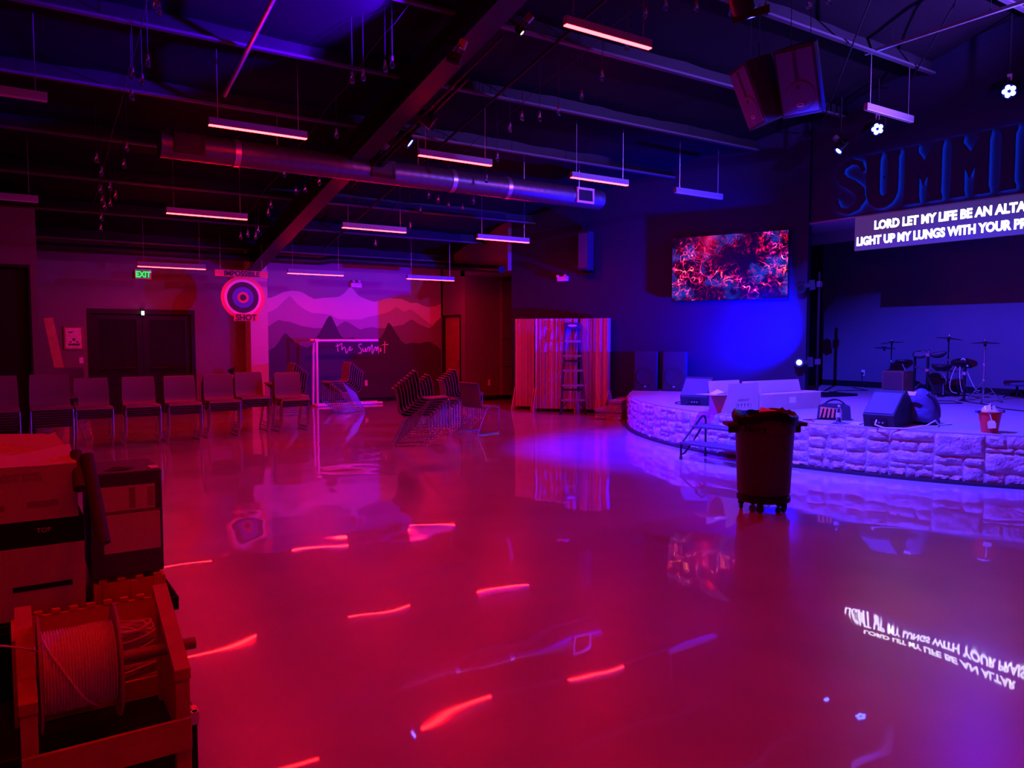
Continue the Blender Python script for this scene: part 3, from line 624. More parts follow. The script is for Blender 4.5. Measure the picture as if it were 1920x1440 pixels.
# ---------------------------------------------------------------- striped flats and ladder
RIB = mat('ribbed_pale_panel', (.52, .42, .43), .45)
def flat(x0, y0, x1, y1, lab, H=1.98):
    a = Vector((x0, y0)); b_ = Vector((x1, y1)); wdt = (b_ - a).length; rz = math.atan2(b_.y - a.y, b_.x - a.x)
    t = thing('ribbed_flat', lab, 'panel', (x0, y0, 0), rz, 'ribbed flats beside the stage')
    m = M(); r2 = random.Random(int(x0 * 100)); u = 0; m.bb(0, wdt, 0, .04, .07, H, 0)
    while u < wdt - .008:                                              # battens of uneven width, depth and shade
        ww = min(r2.choice([.012, .018, .025, .035, .05]), wdt - u); dd = r2.choice([.004, .01, .016, .024, .034]); m.bb(u, u + ww - .004, -dd, 0, .07, H, r2.choice([0, 0, 0, 1, 2, 3])); u += ww
    m.build('ribbed_board', [RIB, mat('batten_cream', (.72, .64, .6), .4), mat('batten_taupe', (.36, .28, .28), .5), mat('batten_blue_grey', (.4, .42, .55), .4)], t)
    M().bb(0, wdt, .041, .08, .07, .15).bb(0, wdt, .041, .08, H - .1, H).bb(0, .05, .041, .08, .15, H - .1).bb(wdt - .05, wdt, .041, .08, .15, H - .1).build('back_frame', WOOD, t)
    for s in (-.012, wdt - .01):
        M().prism([(-.24, 0), (.3, 0), (.3, .05), (.06, .5), (.0, .5), (-.24, .06)], s, s + .02, lambda u, v, d: (d, u, v)).build('foot_bracket', mat('pale_bracket_wood', (.6, .5, .42), .6), t)
flat(9.5, 14.17, 9.77, 13.82, 'narrow leftmost ribbed flat, mostly red lit, beside the alcove', 2.0)
flat(9.58, 13.5, 10.17, 12.82, 'wide middle ribbed flat standing behind the stepladder', 1.99)
flat(10.27, 12.84, 10.53, 12.22, 'right ribbed flat, bluest of the three, next to the stone steps', 1.99)
LX = thing('step_ladder', 'tall dark stepladder with pale treads standing before the ribbed flats', 'ladder', (9.86, 12.55, 0), rad(-33))
Lw0, Lw1, LHt = .26, .145, 1.83
def lx(z): return Lw0 + (Lw1 - Lw0) * z / LHt
for s in (-1, 1):
    M().tube([(s * Lw0, -.0, 0), (s * Lw1, .34, LHt)], .022, 4).build('front_rail', FIBRE, LX)
    M().tube([(s * .22, .1, .06), (s * .13, .42, LHt)], .018, 4).build('rear_rail', FIBRE, LX)
    M().bb(s * Lw0 - .03, s * Lw0 + .03, -.035, .035, 0, .05).build('foot', RUBBER, LX)
    M().tube([(s * (lx(.3) - .015), .06, .27), (s * .1, .06, .29)], .01, 5).tube([(s * (lx(.12)), .02, .1), (s * .12, .06, .26)], .012, 5).build('brace', FIBRE, LX)
for k in range(5):
    z = .29 + .305 * k; M().bb(-lx(z) - .005, lx(z) + .005, .34 * z / LHt - .045, .34 * z / LHt + .045, z - .022, z + .022).build('tread', ALU, LX, bevel=.004)
for z in (.5, 1.1): M().bb(-.2, .2, .1 + .32 * z / LHt - .01, .1 + .32 * z / LHt + .01, z - .02, z + .02).build('rear_bar', FIBRE, LX)
tc_ = M().bb(-.17, .17, .26, .5, LHt, LHt + .07).bb(-.17, .17, .25, .27, LHt - .06, LHt + .04).build('top_cap', FIBRE, LX, bevel=.008)
M().prism([(.095 * cos(2 * pi * k / 20), .025 * sin(2 * pi * k / 20)) for k in range(20)], .247, .249, lambda u, v, d: (u, d, LHt + .01 + v)).build('oval_badge', PAPER, tc_)

# ---------------------------------------------------------------- bin on a wheeled dolly
t = thing('rubbish_bin', 'round grey rubbish bin on a wheeled dolly, black liner over its rim', 'bin', (5.88, 4.62, 0), rad(-20))
M().lathe([(0, .155), (.225, .155), (.235, .17), (.262, .73), (.27, .735), (.27, .83), (.283, .84), (.283, .87), (.262, .87), (.255, .84), (.22, .18), (0, .175)], n=48).build('bin_body', CANP, t)
M().lathe([(.0, .09), (.235, .09), (.24, .1), (.24, .135), (.228, .14), (.228, .152), (0, .152)], n=40).build('dolly', BLACK, t)
for k in range(5):
    a = 2 * pi * k / 5 + .25; c = (cos(a) * .2, sin(a) * .2)
    w_ = M().lathe([(0, -.014), (.03, -.014), (.036, -.008), (.036, .008), (.03, .014), (0, .014)], (c[0], c[1], .036), 16, rot=Matrix.Rotation(a, 3, 'Z') @ Matrix.Rotation(pi / 2, 3, 'Y')).build('caster', RUBBER, t)
    M().bb(-.02, .02, -.02, .02, .05, .09).build('caster_fork', STEELD, w_, (c[0], c[1], 0))
m = M(); nn = 60; prof = []; vs = []; r3 = random.Random(3)
for j, (r, z) in enumerate(((.2, .80), (.235, .87), (.275, .905), (.294, .885), (.294, .85), (.288, .815))):
    for k in range(nn):
        a = 2 * pi * k / nn; jz = (.018 * sin(a * 3 + .6) + .02 * max(0, sin(a * 2 - .5)) + r3.uniform(-.01, .01)) * (1 if j in (1, 2, 5) else .4); jr = r3.uniform(-.004, .004)
        vs.append(((r + jr) * cos(a), (r + jr) * sin(a), z + jz))
m.add(vs, [(j * nn + k, j * nn + (k + 1) % nn, (j + 1) * nn + (k + 1) % nn, (j + 1) * nn + k) for j in range(5) for k in range(nn)], 0, True)
m.add([(.2 * cos(2 * pi * k / nn), .2 * sin(2 * pi * k / nn), .82 + .05 * sin(k * .9)) for k in range(nn)] + [(0, 0, .88)], [(k, (k + 1) % nn, nn) for k in range(nn)], 0, True)
m.build('bin_liner', BAG, t)
M().add([(-.1, -.05, .9), (.05, -.12, .93), (.13, -.02, .91), (.0, .08, .945), (-.02, -.02, .95)], [(0, 1, 4), (1, 2, 4), (2, 3, 4), (3, 0, 4)]).build('crumpled_paper', PAPER, t)
for a in (rad(-12), rad(168)):
    M().box((cos(a) * .315, sin(a) * .315, .8), (.11, .17, .035), 0, Matrix.Rotation(a, 3, 'Z')).box((cos(a) * .3, sin(a) * .3, .76), (.08, .015, .09), 0, Matrix.Rotation(a, 3, 'Z')).build('side_handle', CANP, t, bevel=.008)
for i, ch in enumerate('BRUTE'):
    a = rad(-140 + (i - 2) * 9)
    text_obj('embossed_letter', ch, .06, BLACK, t, .002, .002, 'CENTER', mw=frame((cos(a) * .272, sin(a) * .272, .75), (-sin(a), cos(a), 0), (0, 0, 1)))

# ---------------------------------------------------------------- step stool before the stage
t = thing('step_stool', 'black two-tread step stool against the curved stage front, half behind the bin', 'step stool', (7.42, 6.62, 0), rad(4))
TUB = mat('black_tube_enamel', (.015, .015, .018), .3)
for s in (-.5, .5):
    M().tube(bend([(.0, s, .0), (.0, s, .21), (.44, s, .56), (.5, s, .52), (.5, s, 0)], .05), .014, 8).build('side_frame', TUB, t)
    M().tube(bend([(.0, s, .07), (.06, s, .07), (.2, s, .18), (.42, s, .40), (.5, s, .40)], .04), .012, 8).build('side_brace', TUB, t)
    for x in (0, .5): M().lathe([(0, 0), (.022, 0), (.018, .05), (0, .05)], (x, s, 0), 10).build('rubber_foot', RUBBER, t)
M().bb(-.04, .24, -.5, .5, .205, .235).build('tread', mat('ribbed_tread', (.07, .07, .085), .5, bump=.3, bscale=60), t, bevel=.006)
M().bb(.22, .52, -.5, .5, .405, .435).build('tread', MATS['ribbed_tread'], t, bevel=.006)

# ---------------------------------------------------------------- things on the stage
def wedge(name, lab, x, y, rz, wd, dp, ht, lowf):
    t = thing(name, lab, 'monitor speaker', (x, y, SH), rz, 'wedge monitors on the stage')
    pr = [(-.0, .0), (-.05, lowf), (dp * .52, ht), (dp * .62, ht), (dp * .98, lowf * 1.6), (dp * .93, 0)]
    M().prism(pr, -wd / 2, wd / 2, lambda u, v, d: (u, d, v)).build('cabinet', SPK, t, bevel=.008)
    p, q = Vector((-.05, lowf)), Vector((dp * .52, ht)); dr = (q - p).normalized(); nn = Vector((-dr.y, dr.x)); LN = (q - p).length
    gp = [p + dr * .02 + nn * .0005, p + dr * (LN * .88) + nn * .0005, p + dr * (LN * .88) + nn * .01, p + dr * .02 + nn * .01]
    M().prism([tuple(v) for v in gp], -wd / 2 + .012, wd / 2 - .012, lambda u, v, d: (u, d, v)).build('grille', GRILL, t)
    pl = M().bb(-.035, -.026, -.09, .09, lowf * .25, lowf * .8).build('connector_panel', BLACK, t)
    for k in range(3): M().lathe([(0, 0), (.012, 0), (.012, .01), (0, .01)], (-.036, -.05 + .04 * k, lowf * .4), 10, rot=Matrix.Rotation(-pi / 2, 3, 'Y')).build('socket', ALU, pl)
    for s in (-1, 1): M().bb(dp * .38, dp * .52, s * (wd / 2 - .002), s * (wd / 2 + .002), lowf * .8, lowf * 1.45).build('handle_cup', BLACK, t)
    return t
wedge('wedge_monitor', 'smaller wedge monitor at the left end of the stage, next to the open carton', 8.78, 8.2, rad(28), .42, .55, .42, .14)
wedge('wedge_monitor', 'wedge monitor at the stage edge with a backpack leaning behind it', 8.42, 5.02, rad(12), .34, .62, .41, .15)
tube_thing('speaker_cable', [(8.36, 5.02, SH + .09), (8.3, 5.0, SH + .04), (8.32, 4.9, SH + .012), (8.5, 4.72, SH + .01), (8.75, 4.66, SH + .03), (8.95, 4.66, SH + .08), (9.15, 4.72, SH + .012), (9.4, 4.7, SH + .01)], .009, CABLE, 'pale cable plugged into the wedge monitor beside the backpack', 'cable', None, 6)
tube_thing('speaker_cable', bend([(8.72, 8.24, SH + .06), (8.66, 8.3, SH + .01), (8.75, 8.6, SH + .01), (9.0, 8.75, SH + .01), (9.3, 8.6, SH + .01)], .1), .008, RUBBER, 'dark cable looped beside the smaller wedge monitor', 'cable', None, 6)
def stage_sub(px, py, lab):
    t = thing('floor_speaker', lab, 'loudspeaker', (px, py, SH), rad(-50), 'black loudspeakers standing on the stage')
    r = bpy.data.objects.new('floor_speaker_axis', None)
    bpy.data.objects.remove(r)
    w_, h_, d_ = .46, .76, .42
    M().bb(-w_ / 2, w_ / 2, -d_ / 2, d_ / 2, 0, h_).build('cabinet', SPK, t, bevel=.01)
    M().bb(-w_ / 2 + .02, w_ / 2 - .02, -d_ / 2 - .012, -d_ / 2 + .002, .02, h_ - .02).build('grille', SPK, t, bevel=.004)
    M().lathe([(0, .004), (.13, .002), (.17, .01), (.175, 0)], (0, -d_ / 2 - .012, .28), 24, rot=Matrix.Rotation(pi / 2, 3, 'X')).build('woofer', SPK, t)
    b_ = M().bb(-.03, .03, -d_ / 2 - .016, -d_ / 2 - .0125, .06, .11).build('badge', BLACK, t)
    text_obj('badge_letters', 'EV', .045, PAPER, b_, .001, .001, 'CENTER', mw=frame((0, -d_ / 2 - .018, .07), (1, 0, 0), (0, 0, 1)))
stage_sub(10.56, 11.12, 'left one of the two black loudspeakers standing against the dark wall')
stage_sub(10.93, 10.72, 'right one of the two black loudspeakers standing against the dark wall')
# cartons
t = thing('open_carton', 'short open cardboard carton with printed icons at the stage edge', 'carton', (8.17, 7.03, SH), rad(-2), 'cardboard cartons on the stage')
w_, d_, h_ = .61, .34, .26
M().bb(0, w_, 0, .006, 0, h_).bb(0, w_, d_ - .006, d_, 0, h_).bb(0, .006, .006, d_ - .006, 0, h_).bb(w_ - .006, w_, .006, d_ - .006, 0, h_).bb(0.006, w_ - .006, .006, d_ - .006, 0, .006).build('carton_body', CARD, t)
M().prism([(.0, 0), (w_, 0), (w_ - .01, .15), (.01, .15)], 0, .005, lambda u, v, d: (u, d - .0, h_ + v)).build('flap', CARD, t)
M().prism([(.0, 0), (w_, 0), (w_, .17), (0, .17)], 0, .005, lambda u, v, d: (u, d_ - d + v * .12, h_ + v)).build('flap', CARDI, t)
M().prism([(.01, 0), (d_ - .01, 0), (d_ - .01, .27), (.01, .27)], 0, .005, lambda u, v, d: (-v * .98, u, h_ - .005 + d + v * .02)).build('flap', CARDI, t)
M().prism([(.01, 0), (d_ - .01, 0), (d_ - .03, .14), (.03, .14)], 0, .005, lambda u, v, d: (w_ + v * .25 - d, u, h_ + v)).build('flap', CARDI, t)
text_obj('print_word', 'HARDLIGHT', .042, INK, t, .0005, 0, 'CENTER', mw=frame((.31, -.001, .165), (1, 0, 0), (0, 0, 1)))
m = M()
for k in range(4):
    u = .21 + k * .065; m.prism([(u - .008 + .012 * cos(a * pi / 5), .115 + .013 * sin(a * pi / 5)) for a in range(10)], -.001, -.0003, lambda u, v, d: (u, d, v)); m.bb(u - .012, u - .004, -.001, -.0003, .075, .105)
for s in (-1, 1): m.tube([(.31 + s * (.13 + .02 * sin(k * pi / 8)), -.0006, .065 + .07 * k / 8) for k in range(9)], .0025, 4)
m.build('print_icons', INK, t)
M().add([(-.15, .1, h_ + .002), (.02, .08, h_ + .03), (.06, .2, h_ + .04), (-.1, .24, h_ + .01), (-.04, .15, h_ + .07)], [(0, 1, 4), (1, 2, 4), (2, 3, 4), (3, 0, 4)]).build('packing_paper', PAPER, t)
t = thing('long_carton', 'long low open cardboard carton with a white shipping label on the stage', 'carton', (8.82, 6.98, SH), rad(-3), 'cardboard cartons on the stage')
w_, d_, h_ = 1.24, .36, .235
M().bb(0, w_, 0, .006, 0, h_).bb(0, w_, d_ - .006, d_, 0, h_).bb(0, .006, .006, d_ - .006, 0, h_).bb(w_ - .006, w_, .006, d_ - .006, 0, h_).bb(.006, w_ - .006, .006, d_ - .006, 0, .006).build('carton_body', CARD, t)
M().prism([(.0, 0), (w_, 0), (w_ - .02, .17), (.02, .17)], 0, .005, lambda u, v, d: (u, d_ - d + v * .2, h_ + v)).build('flap', CARDI, t)
M().prism([(.01, 0), (d_ - .01, 0), (d_ - .01, .2), (.01, .2)], 0, .005, lambda u, v, d: (w_ + v * .97 - d * 0, u, h_ + d - v * .05)).build('flap', CARDI, t)
M().prism([(0, 0), (w_, 0), (w_, .16), (0, .16)], 0, .005, lambda u, v, d: (u, .006 + v * .98, h_ - d + v * .05)).build('flap', CARDI, t)
M().prism([(0.02, .0), (.09, .1), (.075, .11), (-.02, .11), (-.02, .095), (.04, .095), (0, .0)], .05, .056, lambda u, v, d: (u + .0, d, h_ + v * .9)).build('flap', CARDI, t)
M().bb(.56, .69, -.0016, -.0004, .1, .185).build('shipping_label', PAPER, t)
# tool bag, bottle, small things
t = thing('tool_bag', 'open black tool bag with an orange panel at the stage edge', 'bag', (8.76, 5.83, SH), rad(-55))
M().prism([(-.2, 0), (.2, 0), (.185, .17), (.12, .2), (-.12, .2), (-.185, .17)], -.1, .1, lambda u, v, d: (u, d * (1 - v * 1.2), v)).build('bag_body', mat('black_canvas', (.02, .02, .025), .8, bump=.5, bscale=25), t, bevel=.02)
ORM = mat('orange_bag_panel', (.9, .25, .08), .6)
m = M().prism([(-.17, .03), (.02, .03), (.03, .15), (-.16, .165)], -.112, -.104, lambda u, v, d: (u, d, v)); m.build('orange_panel', ORM, t)
m = M()
for k in range(4): m.prism([(-.16 + k * .05, .03), (-.135 + k * .05, .03), (-.115 + k * .045, .14), (-.13 + k * .045, .15)], -.116, -.1125, lambda u, v, d: (u, d, v))
m.build('black_strap', BLACK, t)
M().tube(arc((-.12, -.03, .19), (.13, -.03, .19), (0, -.04, .33), 8), .009, 6).build('handle', BLACK, t); M().tube(arc((-.12, .03, .19), (.13, .03, .19), (.03, .1, .3), 8), .009, 6).build('handle', BLACK, t)
t = thing('water_bottle', 'clear plastic water bottle in front of the tool bag', 'bottle', (8.47, 5.57, SH))
M().lathe([(0, 0), (.03, 0), (.033, .01), (.031, .05), (.033, .09), (.033, .14), (.025, .17), (.013, .19), (.013, .2)], n=20).build('bottle_body', GLASS, t)
M().lathe([(.0335, .07), (.0337, .07), (.0337, .125), (.0335, .125)], n=20).build('paper_band', mat('pale_blue_band', (.5, .6, .8), .5), t); M().lathe([(0, .215), (.015, .215), (.015, .198)], n=14).build('cap', WHITEP, t)
t = thing('plastic_wrapping', 'crumpled clear plastic wrapping lying beside the water bottle', 'wrapping', (8.4, 5.5, SH)); r4 = random.Random(5)
vs = [(.09 * (i / 6 - .5) * 2 + r4.uniform(-.01, .01), .07 * (j / 6 - .5) * 2, max(.002, .03 * r4.random() * (1 - abs(i / 3 - 1)))) for j in range(7) for i in range(7)]
M().add(vs, [(j * 7 + i, j * 7 + i + 1, (j + 1) * 7 + i + 1, (j + 1) * 7 + i) for j in range(6) for i in range(6)]).build('film', GLASS, t)
t = thing('pliers', 'red-handled pliers lying left of the tool bag', 'pliers', (8.37, 5.86, SH), rad(20))
M().bb(-.01, .06, -.012, .012, .004, .018).build('jaws', ALU, t)
for s in (-1, 1): M().tube(arc((-.01, 0, .011), (-.13, s * .03, .011), (-.06, s * .04, .011), 5), .007, 6).build('grip', TRED, t)
t = tag(M().tube([(0, 0, 0), (.18, -.05, 0), (.3, -.08, .0)], .006, 6).build('screwdriver', STEELD, None, (8.35, 5.98, SH + .008)), 'dark screwdriver lying at the left of the pliers', 'screwdriver')
t = thing('paper_pad', 'pale pad of paper at the foot of the wedge monitor', 'paper', (8.52, 5.36, SH), rad(15)); M().bb(-.08, .08, -.05, .05, 0, .016).build('sheets', PAPER, t); M().bb(-.08, -.06, -.05, .05, .016, .02).build('binding', mat('yellow_green_card', (.5, .6, .2), .6), t)
tag(M().lathe([(0, 0), (.025, 0), (.028, .07), (.026, .07), (.023, .004), (0, .004)], n=16).build('paper_cup', mat('pinkish_cup', (.75, .5, .5), .6), None, (8.72, 5.32, SH)), 'small pale pink cup left of the big wedge monitor', 'cup')
# backpack
t = thing('backpack', 'navy backpack slumped against the back of the wedge monitor', 'backpack', (9.12, 4.92, SH), rad(12))
pr = [(-.14, 0), (.36, 0), (.37, .06), (.25, .12), (.16, .34), (.06, .43), (-.06, .45), (-.12, .38), (-.1, .2)]
m = M(); NB = 9
vs = []
for j in range(NB):
    d = (j / (NB - 1) - .5) * 2; sc_ = math.sqrt(max(.12, 1 - d * d * .85)); cx_, cz_ = .08, .2
    vs += [((cx_ + (u - cx_) * sc_), d * .17, max(0.002, cz_ * sc_ + (v - cz_) * sc_)) for u, v in pr]
n = len(pr); m.add(vs, [(j * n + k, j * n + (k + 1) % n, (j + 1) * n + (k + 1) % n, (j + 1) * n + k) for j in range(NB - 1) for k in range(n)] + [tuple(range(n)), tuple(range((NB - 1) * n, NB * n))], 0, True)
o = m.build('bag_body', NAVY, t); md = o.modifiers.new('sub', 'SUBSURF'); md.levels = md.render_levels = 2
M().tube(arc((-.08, -.08, .38), (.2, -.14, .08), (.06, -.2, .3), 8), .018, 6).build('shoulder_strap', NAVY, t); M().tube(arc((-.08, .05, .43), (.04, .0, .44), (-.02, -.0, .53), 6), .012, 6).build('haul_loop', BLACK, t)
tag(M().prism([(-.07, 0), (.07, 0), (.05, -.045), (-.05, -.045)], -.004, .004, lambda u, v, d: (d, u, v)).build('white_card', mat('bright_white_card', (.9, .9, .85), .5), None, (8.92, 4.94, SH + .40)), 'bright white card sticking out between the wedge monitor and the backpack', 'card')
# sand bucket with a shovel
t = thing('toy_bucket', 'small red bucket with plastic wrap inside at the right of the stage', 'bucket', (8.98, 4.09, SH))
M().lathe([(0, 0), (.078, 0), (.08, .006), (.112, .215), (.126, .22), (.126, .232), (.108, .232), (.076, .008), (0, .008)], n=32).build('bucket_body', TRED, t)
for a in (rad(150), rad(-30)): M().box((cos(a) * .135, sin(a) * .135, .23), (.05, .045, .03), 0, Matrix.Rotation(a, 3, 'Z')).build('handle_lug', mat('dark_blue_plastic', (.03, .03, .2), .4), t, bevel=.006)
m = M(); r5 = random.Random(8); vs = [((.1 * math.sqrt(q)) * cos(a), (.1 * math.sqrt(q)) * sin(a), .215 + .1 * (1 - q) * r5.uniform(.4, 1.1)) for q in (0, .2, .5, .95) for a in [k * pi / 5 for k in range(10)]]
m.add(vs, [(j * 10 + k, j * 10 + (k + 1) % 10, (j + 1) * 10 + (k + 1) % 10, (j + 1) * 10 + k) for j in range(3) for k in range(10)]).build('plastic_wrap', mat('blueish_film', (.6, .62, .8), .2), t)
ca = math.atan2(-4.09, -8.98)                                           # shovel hangs on the hall side of the bucket
t = thing('toy_shovel', 'pale green toy shovel hanging on the front of the red bucket', 'shovel', (8.98 + .128 * cos(ca), 4.09 + .128 * sin(ca), SH + .22), ca + pi / 2 - pi)
PGM = mat('pale_green_plastic', (.6, .75, .5), .4)
M().tube([(.0 + .022 * cos(a * pi / 6), -.016, .01 + .02 * sin(a * pi / 6)) for a in range(13)], .006, 6).build('ring_grip', PGM, t)
M().tube([(0, -.014, -.008), (-.02, -.008, -.08)], .007, 6).build('shaft', PGM, t)
M().prism([(-.06, -.155), (.012, -.165), (.022, -.1), (.005, -.08), (-.04, -.076), (-.058, -.1)], -.004, .004, lambda u, v, d: (u, -.008 + d + (v + .08) * -.2, v)).build('blade', PGM, t, bevel=.003)
# lamp pole with two moving lights on a base plate
t = thing('lighting_pole', 'tall dark pole on a square base plate at the corner of the stage opening', 'pole', (12.2, 8.47, SH), rad(-10))
M().bb(-.3, .5, -.45, .25, 0, .04).build('base_plate', CARPET if 0 else STEELD, t); M().tube([(0, 0, .04), (0, 0, 2.2)], .024, 12).build('pole_tube', STEELD, t)
M().tube(arc((.02, .01, .9), (.03, .02, .3), (.1, .05, .6), 6), .005, 5).build('pole_cable', RUBBER, t)
def mover(z, dirv, lab, lit_):
    t = thing('moving_light', lab, 'stage light', (12.2, 8.47, SH + z), group='lights clamped to the pole')
    f_ = Vector(dirv).normalized()
    M().box((0, 0, 0), (.07, .07, .1)).build('clamp', ALU, t)
    base = f_ * .1; q = f_.to_track_quat('Z', 'Y').to_matrix()
    M().box(base + f_ * .03, (.18, .18, .1), 0, q).build('base_box', SPK, t, bevel=.01)
    M().box(base + f_ * .16 + q @ Vector((.085, 0, 0)), (.025, .08, .2), 0, q).box(base + f_ * .16 + q @ Vector((-.085, 0, 0)), (.025, .08, .2), 0, q).build('yoke', SPK, t, bevel=.008)
    hc = base + f_ * .22; hd = Vector((-.75, -.62, .05 if lit_ else -.3)).normalized(); hq = hd.to_track_quat('Z', 'Y').to_matrix()
    hd_ = M().lathe([(0, -.12), (.07, -.12), (.085, -.06), (.08, .1), (.088, .12), (.088, .14), (.07, .14), (.065, .12), (0, .118)], hc, 22, rot=hq).build('head', SPK, t)
    M().lathe([(0, .128), (.035, .126), (.05, .119)], hc, 20, rot=hq).build('lens', LEDB if lit_ else GLASS, hd_)
mover(.60, (-.55, .6, -.05), 'moving head light low on the pole with a glowing blue lens', True)
mover(1.98, (-.55, .6, -.1), 'unlit moving head light high on the pole', False)
# electronic drum kit: every stand on its own
def stand(x, y, h, r=.013, name='cymbal_stand', lab='', legs=True, spread=.28):
    t = thing(name, lab, 'stand', (x, y, SH))
    M().tube([(0, 0, .04), (0, 0, h)], r, 10).build('shaft', CHROME if legs else STEELD, t)
    if legs:
        for k in range(3):
            a = 2 * pi * k / 3 - .7; M().tube([(0, 0, .36), (cos(a) * spread, sin(a) * spread, .012)], .009, 6).tube([(0, 0, .12), (cos(a) * spread * .55, sin(a) * spread * .55, .17)], .006, 6).build('leg', CHROME, t)
            M().lathe([(0, 0), (.016, 0), (.014, .03), (0, .03)], (cos(a) * spread, sin(a) * spread, 0), 8).build('foot', RUBBER, t)
        M().lathe([(.02, .33), (.024, .34), (.024, .38), (.015, .39)], n=12).build('collar', CHROME, t)
    M().lathe([(0, h * .62), (r + .012, h * .62), (r + .012, h * .62 + .04), (0, h * .62 + .04)], n=10).build('clamp', ALU, t)
    return t
def cymbal(x, y, z, r, lab, tilt=0, az=0):
    t = thing('cymbal_pad', lab, 'cymbal', (x, y, z), group='cymbal pads of the drum kit'); t.rotation_euler = (tilt, 0, az)
    M().lathe([(0, .02), (.03, .02), (.045, .008), (r * .6, .004), (r, -.008), (r, -.014), (r * .6, -.006), (0, 0)], n=28).build('plate', RUBBER, t)
    M().lathe([(0, .06), (.012, .058), (.014, .03), (.006, .02), (0, .02)], n=10).build('wing_nut', CHROME, t); M().lathe([(0, -.06), (.018, -.055), (.022, -.02), (0, 0)], n=10).build('felt', BLACK, t)
def drum(x, y, z, r, h, lab, tilt=(0, 0), az=0):
    t = thing('drum_pad', lab, 'drum pad', (x, y, z), group='drum pads of the kit'); t.rotation_euler = (tilt[0], tilt[1], az)
    M().lathe([(0, -h), (r * .6, -h), (r, -h * .4), (r, 0), (0, 0)], n=26).build('shell', BLACK, t)
    M().lathe([(0, .004), (r * .9, .004), (r * .92, .0)], n=26).build('mesh_head', mat('pale_mesh_head', (.16, .16, .18), .5), t); M().lathe([(r * .93, .002), (r * .99, .012), (r * 1.05, .006), (r * 1.05, -.02), (r * .99, -.02)], n=26).build('rim', RUBBER, t); M().tube([(0, 0, -h), (.05, -.06, -h - .16)], .01, 6).build('mount_rod', CHROME, t)
stand(13.0, 6.03, .94, .012, 'hi_hat_stand', 'chrome tripod hi-hat stand at the right of the drum kit'); cymbal(13.0, 6.03, SH + .95, .2, 'flat hi-hat cymbal pad on the rightmost tripod stand')
stand(13.9, 7.05, 1.01, .011, 'crash_post', 'slim straight post carrying the highest cymbal', False); cymbal(13.9, 7.05, SH + 1.02, .21, 'highest dark cymbal pad, tilted, in the middle of the kit', .12, .6)
stand(13.95, 8.12, .92, .01, 'cymbal_post', 'thin post carrying the two left cymbals over the brown box', False)
cymbal(13.95, 8.12, SH + .94, .2, 'upper one of the two left cymbal pads', -.08, .5); cymbal(13.85, 8.2, SH + .84, .19, 'lower one of the two left cymbal pads', .05, 0)
t = thing('drum_rack', 'black tubular drum rack with two chrome feet', 'drum rack', (13.6, 7.1, SH))
for (x, y, h) in ((.32, .55, .72), (.2, .25, .74), (-.55, -.75, .56)): M().tube([(x, y, 0), (x, y, h)], .022, 10).build('upright', BLACK, t)
M().tube([(.32, .55, .5), (.2, .25, .45), (-.1, -.4, .46), (-.55, -.75, .45)], .018, 8).build('crossbar', ALU, t); M().tube([(.2, .25, .3), (.1, -.2, .3)], .016, 8).build('crossbar', BLACK, t)
M().tube([(.2, .25, .32), (-.12, -.08, .02)], .018, 8).build('foot_leg', CHROME, t)
for (x, y, z) in ((.2, .25, .45), (-.55, -.75, .45), (.2, .25, .72)): M().box((x, y, z), (.06, .06, .05)).build('clamp', ALU, t)
M().tube(bend([(.2, .25, .72), (.2, .25, .8), (.17, .17, .82), (.17, .17, .9)], .02), .008, 6).build('l_rod', CHROME, t); M().tube(bend([(.32, .55, .72), (.3, .5, .78), (.26, .42, .8)], .02), .008, 6).build('l_rod', CHROME, t)
drum(13.86, 7.52, SH + .74, .125, .06, 'left tilted drum pad beside the upright rod', (.1, -.45), 0); drum(13.7, 7.12, SH + .75, .125, .06, 'right tilted drum pad in the middle of the rack', (-.1, -.25), 0)
drum(13.25, 6.82, SH + .57, .15, .1, 'larger flat drum pad on the rack at snare height', (0, 0), 0); drum(13.95, 7.9, SH + .60, .12, .05, 'left low drum pad behind the brown box', (0, .1), 0)
t = thing('drum_module', 'black drum sound module with draped cables on the right rack post', 'sound module', (13.12, 6.42, SH + .56)); M().box((0, 0, .04), (.2, .22, .05), 0, Matrix.Rotation(.5, 3, 'Y')).build('module_body', BLACK, t, bevel=.01); M().tube(arc((.03, .05, .06), (-.02, -.09, .0), (0, 0, .22), 8), .012, 6).build('cable_loop', CABLE, t)
r6 = random.Random(4)
for k in range(6):
    a = r6.uniform(-.1, .12); M().tube(arc((a, .1 - .03 * k, 0), (a + .05, .14 - .08 * k, -.5 + .06 * (k % 3)), (a - .06, .35 - .12 * k, -.45), 8), .005, 5).build('hanging_cable', CABLE if k % 2 else RUBBER, t)
t = thing('kick_pad', 'black kick drum pad on the floor in the middle of the kit', 'kick pad', (13.95, 7.1, SH), rad(10)); M().bb(-.12, .12, -.2, .2, .02, .2).build('kick_box', BLACK, t, bevel=.02); M().bb(-.4, -.12, -.06, .06, .0, .03).build('pedal_plate', STEELD, t); M().tube([(-.13, 0, .03), (-.14, 0, .22)], .01, 6).build('beater', CHROME, t)
t = thing('wooden_box', 'brown wooden drum box standing behind the big wedge monitor', 'box', (13.75, 7.87, SH), rad(4)); M().bb(-.18, .2, -.19, .2, 0.01, .42).build('box_body', PLY, t, bevel=.006); M().bb(-.186, -.181, -.17, .18, .03, .40).build('tapping_plate', mat('dark_front_board', (.1, .06, .06), .4), t)
for s in ((-.15, -.16), (.17, -.16), (-.15, .17), (.17, .17)): M().lathe([(0, 0), (.015, 0), (.015, .012), (0, .012)], (s[0], s[1], 0), 8).build('foot', RUBBER, t)
